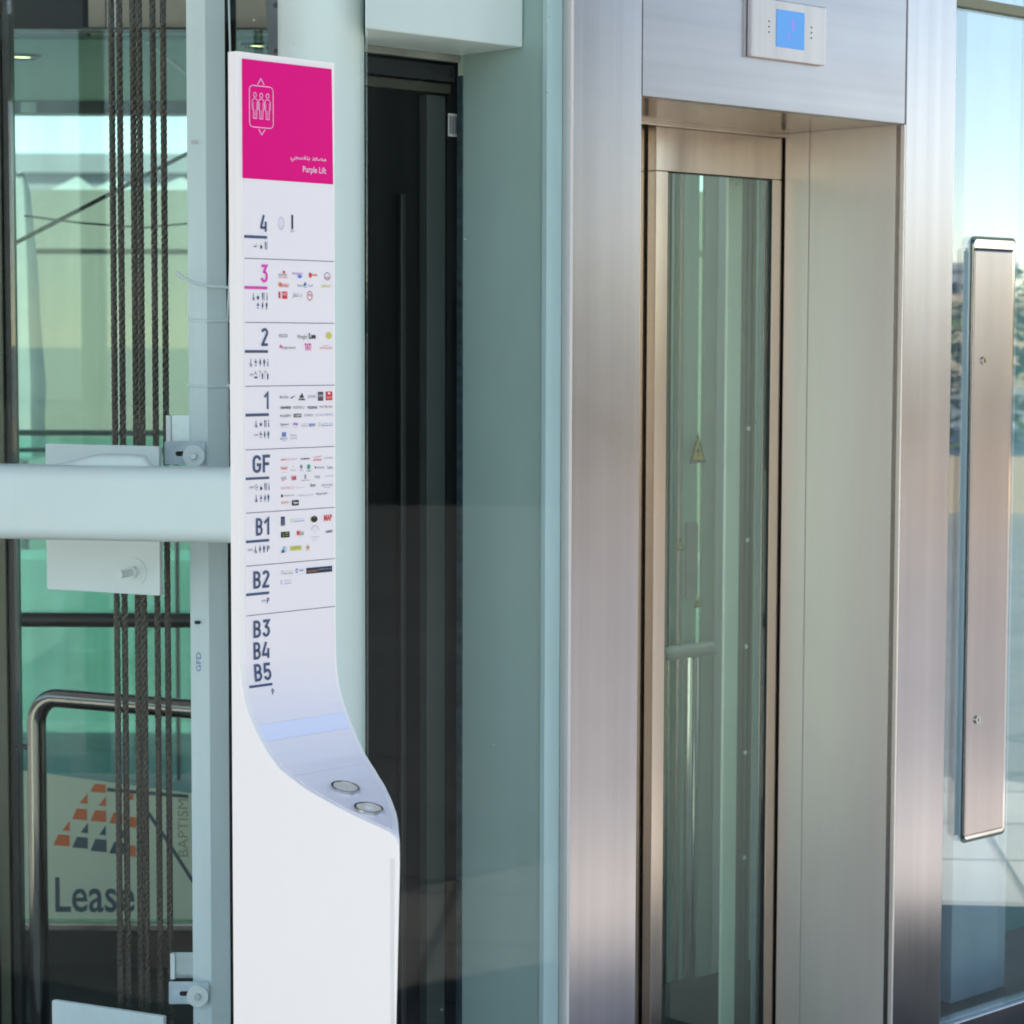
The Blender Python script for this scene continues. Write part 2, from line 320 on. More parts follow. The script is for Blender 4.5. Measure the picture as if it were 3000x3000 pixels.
# ------------------------------------------------------------------ flat print: lettering and marks
JOIN = {'ب': 0xFE8F, 'ت': 0xFE95, 'ث': 0xFE99, 'ج': 0xFE9D, 'ح': 0xFEA1, 'خ': 0xFEA5, 'س': 0xFEB1, 'ش': 0xFEB5, 'ص': 0xFEB9, 'ض': 0xFEBD, 'ط': 0xFEC1, 'ع': 0xFEC9,
        'غ': 0xFECD, 'ف': 0xFED1, 'ق': 0xFED5, 'ك': 0xFED9, 'ل': 0xFEDD, 'م': 0xFEE1, 'ن': 0xFEE5, 'ه': 0xFEE9, 'ي': 0xFEF1}
HALF = {'ا': 0xFE8D, 'أ': 0xFE83, 'إ': 0xFE87, 'د': 0xFEA9, 'ر': 0xFEAD, 'ز': 0xFEAF, 'و': 0xFEED, 'ة': 0xFE93, 'ؤ': 0xFE85}
def arabic(w):
    out = []
    for i, ch in enumerate(w):
        pv = w[i - 1] if i else ' '; nx = w[i + 1] if i + 1 < len(w) else ' '
        jp = pv in JOIN; jn = nx in JOIN or nx in HALF
        if ch in JOIN: out.append(chr(JOIN[ch] + (3 if jp and jn else 1 if jp else 2 if jn else 0)))
        elif ch in HALF: out.append(chr(HALF[ch] + (1 if jp else 0)))
        else: out.append(ch)
    return ''.join(out[::-1])

_txt = {}
def text_mesh(s, bold=0.0, res=3):
    """outline mesh of a word, scaled to the unit square"""
    key = (s, bold, res)
    if key in _txt: return _txt[key]
    cu = bpy.data.curves.new("word", 'FONT'); cu.body = s; cu.size = 1.0; cu.resolution_u = res; cu.offset = bold
    ob = bpy.data.objects.new("word", cu); COL.objects.link(ob)
    bpy.context.view_layer.update()
    me = bpy.data.meshes.new_from_object(ob.evaluated_get(bpy.context.evaluated_depsgraph_get()))
    vs = [v.co.copy() for v in me.vertices]; fs = [tuple(p.vertices) for p in me.polygons]
    COL.objects.unlink(ob); bpy.data.objects.remove(ob); bpy.data.curves.remove(cu); bpy.data.meshes.remove(me)
    if not vs: _txt[key] = ([], []); return _txt[key]
    x0, x1 = min(v.x for v in vs), max(v.x for v in vs); y0, y1 = min(v.y for v in vs), max(v.y for v in vs)
    _txt[key] = ([((v.x - x0) / max(1e-6, x1 - x0), (v.y - y0) / max(1e-6, y1 - y0)) for v in vs], fs)
    return _txt[key]

class Flat:
    """ink lying on an upright face at depth y (faces -y): one mesh, one slot per colour"""
    def __init__(s, y): s.y = y; s.mb = MB(); s.keys = []
    def slot(s, c):
        if c not in s.keys: s.keys.append(c)
        return s.keys.index(c)
    def poly(s, pts, c, dy=0.0): s.mb.add([(x, s.y - dy, z) for x, z in pts], [tuple(range(len(pts)))], s.slot(c))
    def text(s, t, x0, z0, x1, z1, c, bold=0.0, dy=0.0, res=3):
        vs, fs = text_mesh(t, bold, res)
        s.mb.add([(x0 + a * (x1 - x0), s.y - dy, z0 + b * (z1 - z0)) for a, b in vs], fs, s.slot(c))
    def ell(s, x0, z0, x1, z1, c, hole=0.0, dy=0.0, a0=0, a1=360, seg=20):
        cx, cz, rx, rz = (x0 + x1) / 2, (z0 + z1) / 2, (x1 - x0) / 2, (z1 - z0) / 2
        A = [R(a0 + (a1 - a0) * k / seg) for k in range(seg + 1)]
        if hole:
            for k in range(seg):
                p = [(cx + rx * q * math.cos(t), cz + rz * q * math.sin(t)) for t, q in ((A[k], 1), (A[k + 1], 1), (A[k + 1], hole), (A[k], hole))]
                s.poly(p, c, dy)
        else: s.poly([(cx + rx * math.cos(t), cz + rz * math.sin(t)) for t in A[:-1]], c, dy)
    def line(s, pts, w, c, dy=0.0, closed=False):
        P = [Vector(p) for p in pts]; n = len(P)
        for i in range(n if closed else n - 1):
            a, b = P[i], P[(i + 1) % n]; d = (b - a)
            if d.length < 1e-7: continue
            q = Vector((-d.y, d.x)).normalized() * w / 2; e = d.normalized() * w * 0.3
            s.poly([tuple(a - e + q), tuple(a - e - q), tuple(b + e - q), tuple(b + e + q)], c, dy)
    def stroke(s, pts, w, c, dy=0.0, closed=False):
        """mitred band of width w along a polyline"""
        P = [Vector(p) for p in pts]; n = len(P); L = []
        for i in range(n):
            a = P[i] - P[i - 1] if (i > 0 or closed) else P[1] - P[0]; b = P[(i + 1) % n] - P[i] if (i < n - 1 or closed) else a
            if a.length < 1e-9: a = b
            if b.length < 1e-9: b = a
            a, b = a.normalized(), b.normalized(); na, nb = Vector((-a.y, a.x)), Vector((-b.y, b.x)); m = (na + nb).normalized()
            k = min(2.2, 1 / max(.35, m.dot(na))) * w / 2; L.append((P[i] + m * k, P[i] - m * k))
        for i in range(n if closed else n - 1):
            j = (i + 1) % n; s.poly([tuple(L[i][0]), tuple(L[i][1]), tuple(L[j][1]), tuple(L[j][0])], c, dy)
    def build(s, name, T, parent=None):
        return T.part(name, s.mb, [INK[k] for k in s.keys], parent)

# ================================================================== DIRECTORY SIGN (stands in front of everything)
def interp(x, xs, ys):
    if x <= xs[0]: return ys[0]
    for i in range(len(xs) - 1):
        if x <= xs[i + 1]: return ys[i] + (ys[i + 1] - ys[i]) * (x - xs[i]) / (xs[i + 1] - xs[i])
    return ys[-1]
PZ = [0.940, 0.953, 0.964, 0.9722, 0.9778, 0.9805, 0.983, 0.989, 0.996, 1.0041, 1.0136, 1.0248, 1.034, 1.0504, 1.0696, 1.0845, 1.0999, 1.120, 1.142, 1.165, 1.20]
PN = [0.312, 0.3116, 0.310, 0.3065, 0.300, 0.292, 0.276, 0.241, 0.206, 0.170, 0.133, 0.103, 0.081, 0.059, 0.0405, 0.0285, 0.0180, 0.0085, 0.0030, 0.0006, 0.0]
def reach(z): return interp(z, PZ, PN)                    # how far the cut stands out from the face at height z
CN = [0.0, 0.030, 0.055, 0.082, 0.122, 0.164, 0.208, 0.246, 0.280, 0.300, 0.312]
CS = [0.1765, 0.1715, 0.1655, 0.1560, 0.1385, 0.1160, 0.0870, 0.0590, 0.0300, 0.0115, 0.0020]
def side_x(n): return interp(n, CN, CS)                  # the rounded right flank
def smooth_levels(a, b, k): return [a + (b - a) * i / k for i in range(k + 1)]

sign = Thing('directory_sign', 'white directory sign with pink top panel, floor list and curved call button console', 'directory sign', 'sign', (0.08, -0.10, -0.12))
K = 26
lv = smooth_levels(-0.12, 0.938, 6) + smooth_levels(0.942, 0.985, 20) + smooth_levels(0.988, 1.20, 70) + [1.4, 1.7, 1.9895]
body = MB(); ring_n = K + 5
for z in lv:
    t = 1.0 - 0.034 / 0.312 * max(0, 0.93 - z); nz = reach(z)
    n1 = min(0.312, nz)
    row = [(0.0, 0.0165, z), (0.1765, 0.0165, z)]
    for k in range(K + 1):
        n = n1 * k / K
        row.append((side_x(n), -n * t, z))
    # rounded front-left edge of the nose / plain front edge higher up
    row += [(0.0008, -n1 * t, z), (0.0, -(max(0.0, n1 - 0.003)) * t, z)]
    body.v += row
ring_n = K + 5
for i in range(len(lv) - 1):
    for k in range(ring_n):
        j = (k + 1) % ring_n
        body.f.append((i * ring_n + k, i * ring_n + j, (i + 1) * ring_n + j, (i + 1) * ring_n + k)); body.m.append(0)
body.f += [tuple(range(ring_n))[::-1], tuple(range((len(lv) - 1) * ring_n, len(lv) * ring_n))]; body.m += [0, 0]
sign_body = sign.part('body', body, WHITE, smooth=True)
for pg in sign_body.data.polygons:
    if abs(pg.normal.x) > 0.985: pg.use_smooth = False

def cut_sheet(z_hi, z_lo, lift, l_in, r_in, steps):
    """a thin sheet lying on the cut surface between two heights"""
    mb = MB(); Z = smooth_levels(z_hi, z_lo, steps); rows = []
    for z in Z:
        n = reach(z); d = 1e-4; sl = (reach(z - d) - reach(z + d)) / (2 * d); ln = math.hypot(1, sl)
        ny, nzv = 1 / ln, sl / ln
        xl = l_in(n); xr = side_x(n) - r_in(n)
        rows.append([(xl, -(n + q * ny), z + q * nzv) for q in (0.0002, lift)] + [(max(xl + .001, xr), -(n + q * ny), z + q * nzv) for q in (lift, 0.0002)])
    for r in rows: mb.v += r
    for i in range(len(rows) - 1):
        for k in range(4):
            mb.f.append((i * 4 + k, i * 4 + (k + 1) % 4, (i + 1) * 4 + (k + 1) % 4, (i + 1) * 4 + k)); mb.m.append(0)
    mb.f += [(0, 1, 2, 3), tuple(range((len(rows) - 1) * 4, len(rows) * 4))]; mb.m += [0, 0]
    return mb
li = lambda n: interp(n, [0, 0.01, 0.05, 0.31], [0.0110, 0.0105, 0.0065, 0.0050])
ri = lambda n: interp(n, [0, 0.05, 0.2, 0.31], [0.0045, 0.0075, 0.0100, 0.0120])
sign.part('list_panel', cut_sheet(1.8219, 1.0845, 0.0012, li, ri, 240), PRINT, smooth=True)
sign.part('painted_sheen_band', cut_sheet(1.0843, 1.0642, 0.0012, li, ri, 10), PRINT_SHEEN, smooth=True)  # a reflection on the curve, painted as a paler blue band
sign.part('list_panel', cut_sheet(1.0640, 1.0248, 0.0012, li, ri, 14), PRINT, smooth=True)
sign.part('button_panel', cut_sheet(1.0244, 0.9795, 0.0012, li, ri, 30), PRINT, smooth=True)
hp = sign.part('header_panel', MB().plate([(0.0100, 1.8222), (0.1722, 1.8222), (0.1700, 1.9803), (0.0100, 1.9803)], -0.0018, -0.0001), MAGENTA)
sign.part('edge_strip', MB().box(-0.0004, 0.0002, -0.3040, -0.2970, 0.30, 0.945), paint('strip_grey', (0.76, 0.74, 0.715), 0.4))

# call buttons on the slope
for (s_, n_, arrow) in ((0.0515, 0.1550, False), (0.0300, 0.2235, True)):
    zc = interp(-n_, [-x for x in PN], PZ); d = 1e-4; sl = (reach(zc - d) - reach(zc + d)) / (2 * d)
    a = math.atan2(1, sl)                                            # tilt of the slope
    Mx = Matrix.Translation((s_, -n_, zc)) @ Matrix.Rotation(-(math.pi / 2 - a), 4, 'X')
    def place(mb):
        mb.v = [tuple(Mx @ Vector(v)) for v in mb.v]; return mb
    bz = sign.part('call_button', place(MB().ring((0, 0), 0.0195, -0.0046, 0.0, 36, inner=0.0168)), POLISH, smooth=True)
    sign.part('button_cap', place(MB().ring((0, 0), 0.0166, -0.0038, 0.0, 36)), STEEL_R, bz, smooth=True)
    if arrow:
        sign.part('arrow', place(MB().plate([(-0.0075, -0.0055), (0.0075, -0.0055), (0, 0.0085)], -0.0043, -0.0039)), INK['w'], bz)
    else:
        sign.part('arrow', place(MB().plate([(-0.0070, 0.0055), (0, -0.0075), (0.0070, 0.0055)], -0.0041, -0.0039)), GREYST, bz)

# header panel print
f = Flat(-0.0021)
f.text(arabic('مصعد بنفسجي'), 0.0937, 1.8490, 0.1589, 1.8588, 'P', 0.006)
f.text('Purple Lift', 0.1159, 1.8332, 0.1588, 1.8443, 'P', 0.012)
f.build('lettering', sign, hp)
f = Flat(-0.0021); W = 0.0011
def rrect(x0, z0, x1, z1, r):
    p = []
    for cx, cz, a in ((x1 - r, z1 - r, 0), (x0 + r, z1 - r, 90), (x0 + r, z0 + r, 180), (x1 - r, z0 + r, 270)):
        p += [(cx + r * math.cos(R(a + 15 * k)), cz + r * math.sin(R(a + 15 * k))) for k in range(7)]
    return p
f.line(rrect(0.0212, 1.8911, 0.0630, 1.9464, 0.0062), W, 'P', closed=True)
f.line([(0.0360, 1.9487), (0.0415, 1.9565), (0.0470, 1.9487)], W, 'P'); f.line([(0.0373, 1.8885), (0.0426, 1.8813), (0.0480, 1.8885)], W, 'P')
for cx in (0.0309, 0.0419, 0.0530):
    f.line([(cx + 0.0026 * math.cos(R(30 * k)), 1.9340 + 0.0030 * math.sin(R(30 * k))) for k in range(12)], W * .9, 'P', closed=True)
    T_ = 1.9292
    f.line([(cx - .0010, T_), (cx - .0034, T_ - .001), (cx - .0049, T_ - .0036), (cx - .0049, T_ - .0125), (cx - .0038, T_ - .0148), (cx - .0030, T_ - .0140), (cx - .0028, T_ - .0265),
            (cx + .0028, T_ - .0265), (cx + .0030, T_ - .0140), (cx + .0038, T_ - .0148), (cx + .0049, T_ - .0125), (cx + .0049, T_ - .0036), (cx + .0034, T_ - .001), (cx + .0010, T_)], W * .8, 'P', closed=True)
    f.line([(cx, T_ - .0155), (cx, T_ - .0262)], W * .7, 'P')
    for sg in (-1, 1): f.line([(cx + sg * .0029, T_ - .0050), (cx + sg * .0031, T_ - .0135)], W * .6, 'P')
f.build('lift_symbol', sign, hp)

DIV = [(110, 1724, 17152), (112, 1745, 16292), (116, 1741, 15431), (153, 1738, 14571), (115, 1735, 13714), (115, 1733, 12991), (115, 1623, 12313)]
LET = {
'4': [('N', 397, 17519, 507, 17752, 'n', '4'), ('U', 109, 17424, 514, 17462, 'n', ''), ('I', 272, 17295, 339, 17357, 'n', 'smoke'), ('I', 390, 17286, 429, 17365, 'n', 'cup'), ('I', 471, 17278, 520, 17382, 'n', 'fork'), ('O', 716, 17557, 821, 17731, 'l', ''), ('t', 740, 17595, 802, 17614, 'l', 'SPA'), ('a', 748, 17638, 794, 17687, 'l', 'حمام'), ('r', 952, 17572, 982, 17767, 'k', ''), ('t', 934, 17533, 1000, 17558, 'g', 'DUB')] ,
'3': [('N', 399, 16835, 520, 17074, 'p', '3'), ('U', 110, 16741, 514, 16780, 'p', ''), ('I', 246, 16590, 293, 16690, 'n', 'wheel'), ('I', 327, 16600, 370, 16683, 'n', 'cup'), ('I', 416, 16593, 464, 16697, 'n', 'fork'), ('I', 496, 16594, 519, 16694, 'n', 'info'), ('I', 326, 16477, 369, 16568, 'n', 'baby'), ('I', 413, 16470, 443, 16572, 'n', 'woman'), ('I', 484, 16468, 516, 16573, 'n', 'man'), ('t', 716, 16933, 870, 16957, 'g', 'PRIME'), ('t', 716, 16901, 873, 16923, 'r', 'KITCHEN'), ('e', 793, 16961, 833, 17003, 'r', ''), ('t', 957, 16947, 1148, 16989, 'v', 'fabyland'), ('e', 1061, 16907, 1139, 16953, 'b', ''), ('e', 1264, 16915, 1318, 16988, 'r', ''), ('r', 1315, 16944, 1420, 16966, 'o', ''), ('O', 1550, 16888, 1663, 17000, 'g', ''), ('t', 1568, 16905, 1645, 16939, 'r', 'MIX'), ('e', 712, 16782, 769, 16842, 'o', ''), ('t', 741, 16776, 904, 16845, 'r', "Hardee's"), ('t', 1057, 16791, 1142, 16822, 'n', 'Ocean'), ('d', 1162, 16782, 1229, 16857, 'n', ''), ('a', 1244, 16791, 1332, 16828, 'n', 'المحيط'), ('t', 1494, 16784, 1675, 16831, 'y', 'SUBWAY'), ('r', 780, 16619, 872, 16717, 'r', ''), ('t', 788, 16662, 864, 16699, 'w', 'KFC'), ('r', 717, 16625, 749, 16716, 'r', ''), ('a', 964, 16632, 1132, 16709, 'g', 'باب السلطان'), ('O', 1229, 16602, 1333, 16734, 'r', ''), ('t', 1255, 16652, 1308, 16695, 'g', 'M')] ,
'2': [('N', 403, 15977, 522, 16215, 'n', '2'), ('U', 113, 15882, 519, 15919, 'n', ''), ('I', 194, 15697, 239, 15802, 'n', 'wheel'), ('I', 280, 15702, 326, 15802, 'n', 'baby'), ('I', 367, 15696, 397, 15802, 'n', 'woman'), ('I', 437, 15696, 470, 15801, 'n', 'man'), ('I', 505, 15699, 529, 15797, 'n', 'info'), ('I', 272, 15537, 331, 15633, 'n', 'shower'), ('I', 357, 15527, 433, 15648, 'n', 'lift'), ('I', 453, 15520, 529, 15648, 'n', 'lift'), ('t', 192, 15571, 256, 15602, 'n', 'ATM'), ('t', 719, 16093, 869, 16138, 'g', 'ecco'), ('t', 1046, 16057, 1230, 16135, 'g', 'Wrangler'), ('r', 1247, 16063, 1252, 16151, 'g', ''), ('T', 1269, 16074, 1387, 16156, 'k', 'Lee'), ('e', 1579, 16074, 1686, 16169, 'y', ''), ('s', 719, 15931, 776, 16005, 'm', ''), ('t', 766, 15922, 1016, 15979, 'g', 'forget-me-not'), ('T', 1184, 15914, 1299, 16011, 'm', 'TATI'), ('t', 1465, 15930, 1692, 15966, 'c', 'MATALAN'), ('a', 1511, 15973, 1643, 15992, 'c', 'ماتالان')] ,
'1': [('N', 448, 15116, 523, 15351, 'n', '1'), ('U', 117, 15022, 530, 15061, 'n', ''), ('I', 278, 14871, 330, 14968, 'n', 'wheel'), ('I', 368, 14886, 408, 14960, 'n', 'cup'), ('I', 447, 14870, 490, 14968, 'n', 'fork'), ('I', 515, 14871, 538, 14964, 'n', 'info'), ('I', 362, 14726, 408, 14816, 'n', 'baby'), ('I', 440, 14716, 471, 14818, 'n', 'woman'), ('I', 503, 14716, 536, 14819, 'n', 'man'), ('t', 264, 14751, 332, 14781, 'n', 'ATM'), ('t', 730, 15258, 880, 15301, 'g', 'Bershka'), ('k', 922, 15254, 1016, 15300, 'k', ''), ('3', 1084, 15263, 1167, 15325, 'k', ''), ('T', 1068, 15227, 1187, 15260, 'k', 'adidas'), ('t', 1237, 15250, 1381, 15295, 'g', 'JULES'), ('r', 1427, 15215, 1525, 15340, 'd', ''), ('t', 1438, 15269, 1515, 15302, 'w', 'DVS'), ('r', 1572, 15220, 1696, 15342, 'r', ''), ('t', 1587, 15247, 1680, 15271, 'w', 'ALDO'), ('e', 1610, 15303, 1655, 15330, 'w', ''), ('T', 733, 15113, 925, 15147, 'k', 'CONVERSE'), ('t', 969, 15111, 1176, 15149, 'g', 'FOREVER 21'), ('T', 1226, 15107, 1411, 15142, 'd', 'TEZENIS'), ('t', 1459, 15113, 1543, 15146, 'g', 'PUNT'), ('t', 1604, 15113, 1696, 15146, 'g', 'ROMA'), ('e', 1562, 15112, 1586, 15149, 'r', ''), ('t', 733, 15002, 923, 15037, 'd', 'PULL&BEAR'), ('r', 979, 14994, 1118, 15042, 'k', ''), ('T', 989, 15006, 1108, 15033, 'w', "COLIN'S"), ('t', 1173, 15002, 1336, 15036, 'g', 'OYSHO'), ('t', 1385, 15003, 1699, 15035, 'u', 'S C A L P E R S'), ('t', 735, 14875, 888, 14921, 'd', 'iSystem'), ('t', 737, 14855, 888, 14864, 'g', 'Premium Apple Reseller'), ('T', 960, 14876, 1063, 14926, 'v', 'dip'), ('t', 950, 14853, 1055, 14862, 'v', 'collection'), ('a', 1118, 14886, 1232, 14910, 'g', 'البنك العربي'), ('t', 1118, 14862, 1232, 14877, 'g', 'ARAB BANK'), ('T', 1257, 14857, 1375, 14902, 'u', 'NEWW'), ('D', 1431, 14856, 1474, 14909, 'y', ''), ('a', 1490, 14887, 1699, 14909, 'u', 'البنك الأردني'), ('T', 1489, 14856, 1699, 14877, 'u', 'JORDAN KUWAIT BANK'), ('w', 763, 14735, 842, 14799, 'u', ''), ('t', 737, 14693, 861, 14722, 'u', 'BOGGI'), ('t', 759, 14671, 842, 14681, 'g', 'MILANO'), ('t', 910, 14735, 1034, 14761, 'g', 'Z A R A'), ('t', 910, 14692, 1034, 14717, 'g', 'H O M E')] ,
'GF': [('N', 237, 14255, 547, 14492, 'n', 'GF'), ('U', 114, 14163, 531, 14196, 'n', ''), ('I', 277, 14020, 329, 14098, 'n', 'moon'), ('I', 365, 14017, 410, 14091, 'n', 'cup'), ('I', 444, 14011, 492, 14107, 'n', 'fork'), ('I', 515, 14009, 539, 14101, 'n', 'info'), ('I', 276, 13855, 326, 13954, 'n', 'wheel'), ('I', 360, 13857, 407, 13950, 'n', 'baby'), ('I', 440, 13850, 471, 13955, 'n', 'woman'), ('I', 500, 13850, 533, 13958, 'n', 'man'), ('t', 177, 14041, 249, 14073, 'n', 'ATM'), ('T', 740, 14406, 854, 14427, 'r', 'SAFEWAY'), ('O', 868, 14399, 914, 14433, 'r', ''), ('a', 924, 14404, 1040, 14433, 'r', 'سيفوي'), ('T', 1100, 14405, 1272, 14427, 'k', 'CALZEDONIA'), ('T', 1335, 14378, 1485, 14406, 'r', 'COTTON ON'), ('a', 1335, 14423, 1485, 14451, 'r', 'القطن'), ('t', 1546, 14402, 1697, 14428, 'g', 'Z A R A'), ('t', 739, 14278, 857, 14326, 'r', 'Nabil'), ('r', 752, 14242, 842, 14245, 'g', ''), ('t', 950, 14298, 983, 14331, 'f', 'T'), ('t', 918, 14251, 1013, 14277, 'f', 'TRESOR'), ('O', 1090, 14277, 1136, 14337, 'k', ''), ('e', 1100, 14290, 1127, 14324, 'd', ''), ('t', 1080, 14251, 1148, 14263, 'g', 'PANDORA'), ('e', 1221, 14265, 1280, 14338, 'G', ''), ('O', 1236, 14281, 1265, 14321, 'w', ''), ('T', 1212, 14238, 1297, 14251, 'k', 'COFFEE'), ('e', 1364, 14273, 1389, 14304, 'n', ''), ('t', 1403, 14273, 1541, 14301, 'd', 'Samsonite'), ('t', 1601, 14261, 1697, 14303, 'd', 'Lanc'), ('t', 743, 14145, 837, 14182, 'd', 'GS'), ('k', 748, 14125, 837, 14143, 'r', ''), ('T', 931, 14126, 1018, 14189, 'r', 'H&M'), ('t', 1169, 14139, 1206, 14201, 'g', '8'), ('t', 1107, 14109, 1268, 14130, 'g', 'Massimo Dutti'), ('t', 1363, 14139, 1468, 14175, 'g', 'PAUL'), ('t', 1410, 14126, 1439, 14133, 'r', '1889'), ('t', 1561, 14148, 1702, 14172, 'g', 'promod'), ('t', 737, 14009, 914, 14040, 'c', 'SAMIR OPTICS'), ('O', 934, 14005, 972, 14050, 'r', ''), ('a', 989, 14014, 1166, 14036, 'c', 'سمير للبصريات'), ('T', 1279, 14013, 1378, 14066, 'g', 'lipsy'), ('t', 1484, 14020, 1694, 14049, 'g', "L'OCCITANE"), ('t', 1529, 13996, 1658, 14007, 'u', 'EN PROVENCE'), ('e', 742, 13896, 775, 13941, 'k', ''), ('t', 793, 13903, 980, 13936, 'g', 'sunglass hut'), ('t', 1046, 13904, 1157, 13920, 'g', 'LONDON'), ('O', 1167, 13894, 1197, 13928, 'c', ''), ('a', 1207, 13900, 1317, 13925, 'g', 'لندن'), ('t', 1380, 13896, 1587, 13939, 'g', 'dippingd'), ('r', 1599, 13915, 1695, 13917, 'c', ''), ('t', 739, 13808, 882, 13845, 'o', 'ALPHA'), ('r', 939, 13776, 1065, 13849, 'k', ''), ('T', 957, 13792, 1050, 13833, 'w', 'Typo')] ,
'B1': [('N', 292, 13398, 525, 13633, 'n', 'B1'), ('U', 111, 13305, 525, 13340, 'n', ''), ('I', 257, 13159, 309, 13256, 'n', 'wheel'), ('I', 345, 13157, 379, 13261, 'n', 'woman'), ('I', 415, 13157, 451, 13259, 'n', 'man'), ('t', 143, 13194, 223, 13224, 'n', 'ATM'), ('T', 486, 13164, 529, 13247, 'n', 'P'), ('r', 740, 13508, 810, 13632, 'k', ''), ('T', 756, 13545, 795, 13609, 'u', 'S'), ('t', 752, 13518, 797, 13530, 'w', 'SPA'), ('D', 913, 13540, 952, 13599, 'y', ''), ('a', 968, 13578, 1174, 13597, 'u', 'البنك الأردني'), ('T', 968, 13545, 1174, 13563, 'u', 'JORDAN KUWAIT BANK'), ('E', 1281, 13520, 1416, 13616, 'f', ''), ('e', 1289, 13526, 1409, 13610, 'k', ''), ('e', 1334, 13584, 1359, 13603, 'f', ''), ('T', 1532, 13529, 1679, 13620, 'r', 'MAP'), ('r', 739, 13342, 895, 13422, 'k', ''), ('r', 775, 13353, 790, 13410, 'y', ''), ('t', 816, 13393, 872, 13413, 'y', 'GOLD'), ('t', 800, 13363, 877, 13378, 'y', '1 FOODS'), ('e', 1027, 13357, 1067, 13422, 'r', ''), ('e', 1059, 13360, 1090, 13425, 'o', ''), ('a', 1090, 13351, 1154, 13415, 'd', 'لؤلؤ'), ('t', 1058, 13338, 1121, 13344, 'g', 'LULU'), ('A', 1287, 13382, 1436, 13480, 'g', ''), ('a', 1283, 13303, 1438, 13330, 'g', 'قرية العلي الشرقية'), ('a', 1314, 13273, 1404, 13284, 'g', 'المطعم'), ('T', 1566, 13362, 1687, 13395, 'k', 'LOEWE'), ('q', 738, 13134, 805, 13224, 'C', ''), ('Q', 737, 13134, 805, 13171, 'n', ''), ('r', 820, 13139, 835, 13220, 'l', ''), ('r', 905, 13150, 1112, 13216, 'Y', ''), ('T', 923, 13171, 1094, 13200, 'o', 'CARRYON'), ('s', 1181, 13117, 1275, 13235, 'f', ''), ('t', 1204, 13158, 1254, 13194, 'o', 'BJ')] ,
'B2': [('N', 241, 12676, 527, 12909, 'n', 'B2'), ('U', 107, 12582, 521, 12618, 'n', ''), ('t', 386, 12479, 460, 12510, 'n', 'ATM'), ('T', 481, 12454, 522, 12533, 'n', 'P'), ('O', 736, 12833, 779, 12889, 'd', ''), ('a', 795, 12868, 947, 12883, 'g', 'بنك الاتحاد'), ('t', 792, 12833, 948, 12855, 'd', 'Bank al Etihad'), ('a', 857, 12811, 948, 12816, 'g', 'شريكك'), ('E', 1002, 12834, 1044, 12902, 'u', ''), ('e', 1012, 12852, 1035, 12885, 'w', ''), ('t', 1064, 12846, 1146, 12887, 'u', 'AJIB'), ('a', 1000, 12805, 1145, 12814, 'u', 'البنك العربي'), ('r', 1200, 12810, 1684, 12892, 'N', ''), ('t', 1223, 12832, 1407, 12863, 'o', 'motion'), ('a', 1434, 12849, 1657, 12866, 'w', 'بنك القدس المصرفي'), ('M', 731, 12697, 774, 12756, 'u', ''), ('a', 790, 12732, 918, 12754, 'u', 'بنك الإسكان'), ('t', 789, 12692, 918, 12718, 'u', 'Housing Bank'), ('t', 726, 12659, 860, 12664, 'f', 'The Housing Bank')] ,
'B5': [('N', 237, 12000, 529, 12232, 'n', 'B3'), ('N', 235, 11702, 517, 11936, 'n', 'B4'), ('N', 233, 11405, 530, 11635, 'n', 'B5'), ('U', 117, 11326, 529, 11359, 'n', ''), ('T', 497, 11200, 536, 11279, 'n', 'P')] ,
}

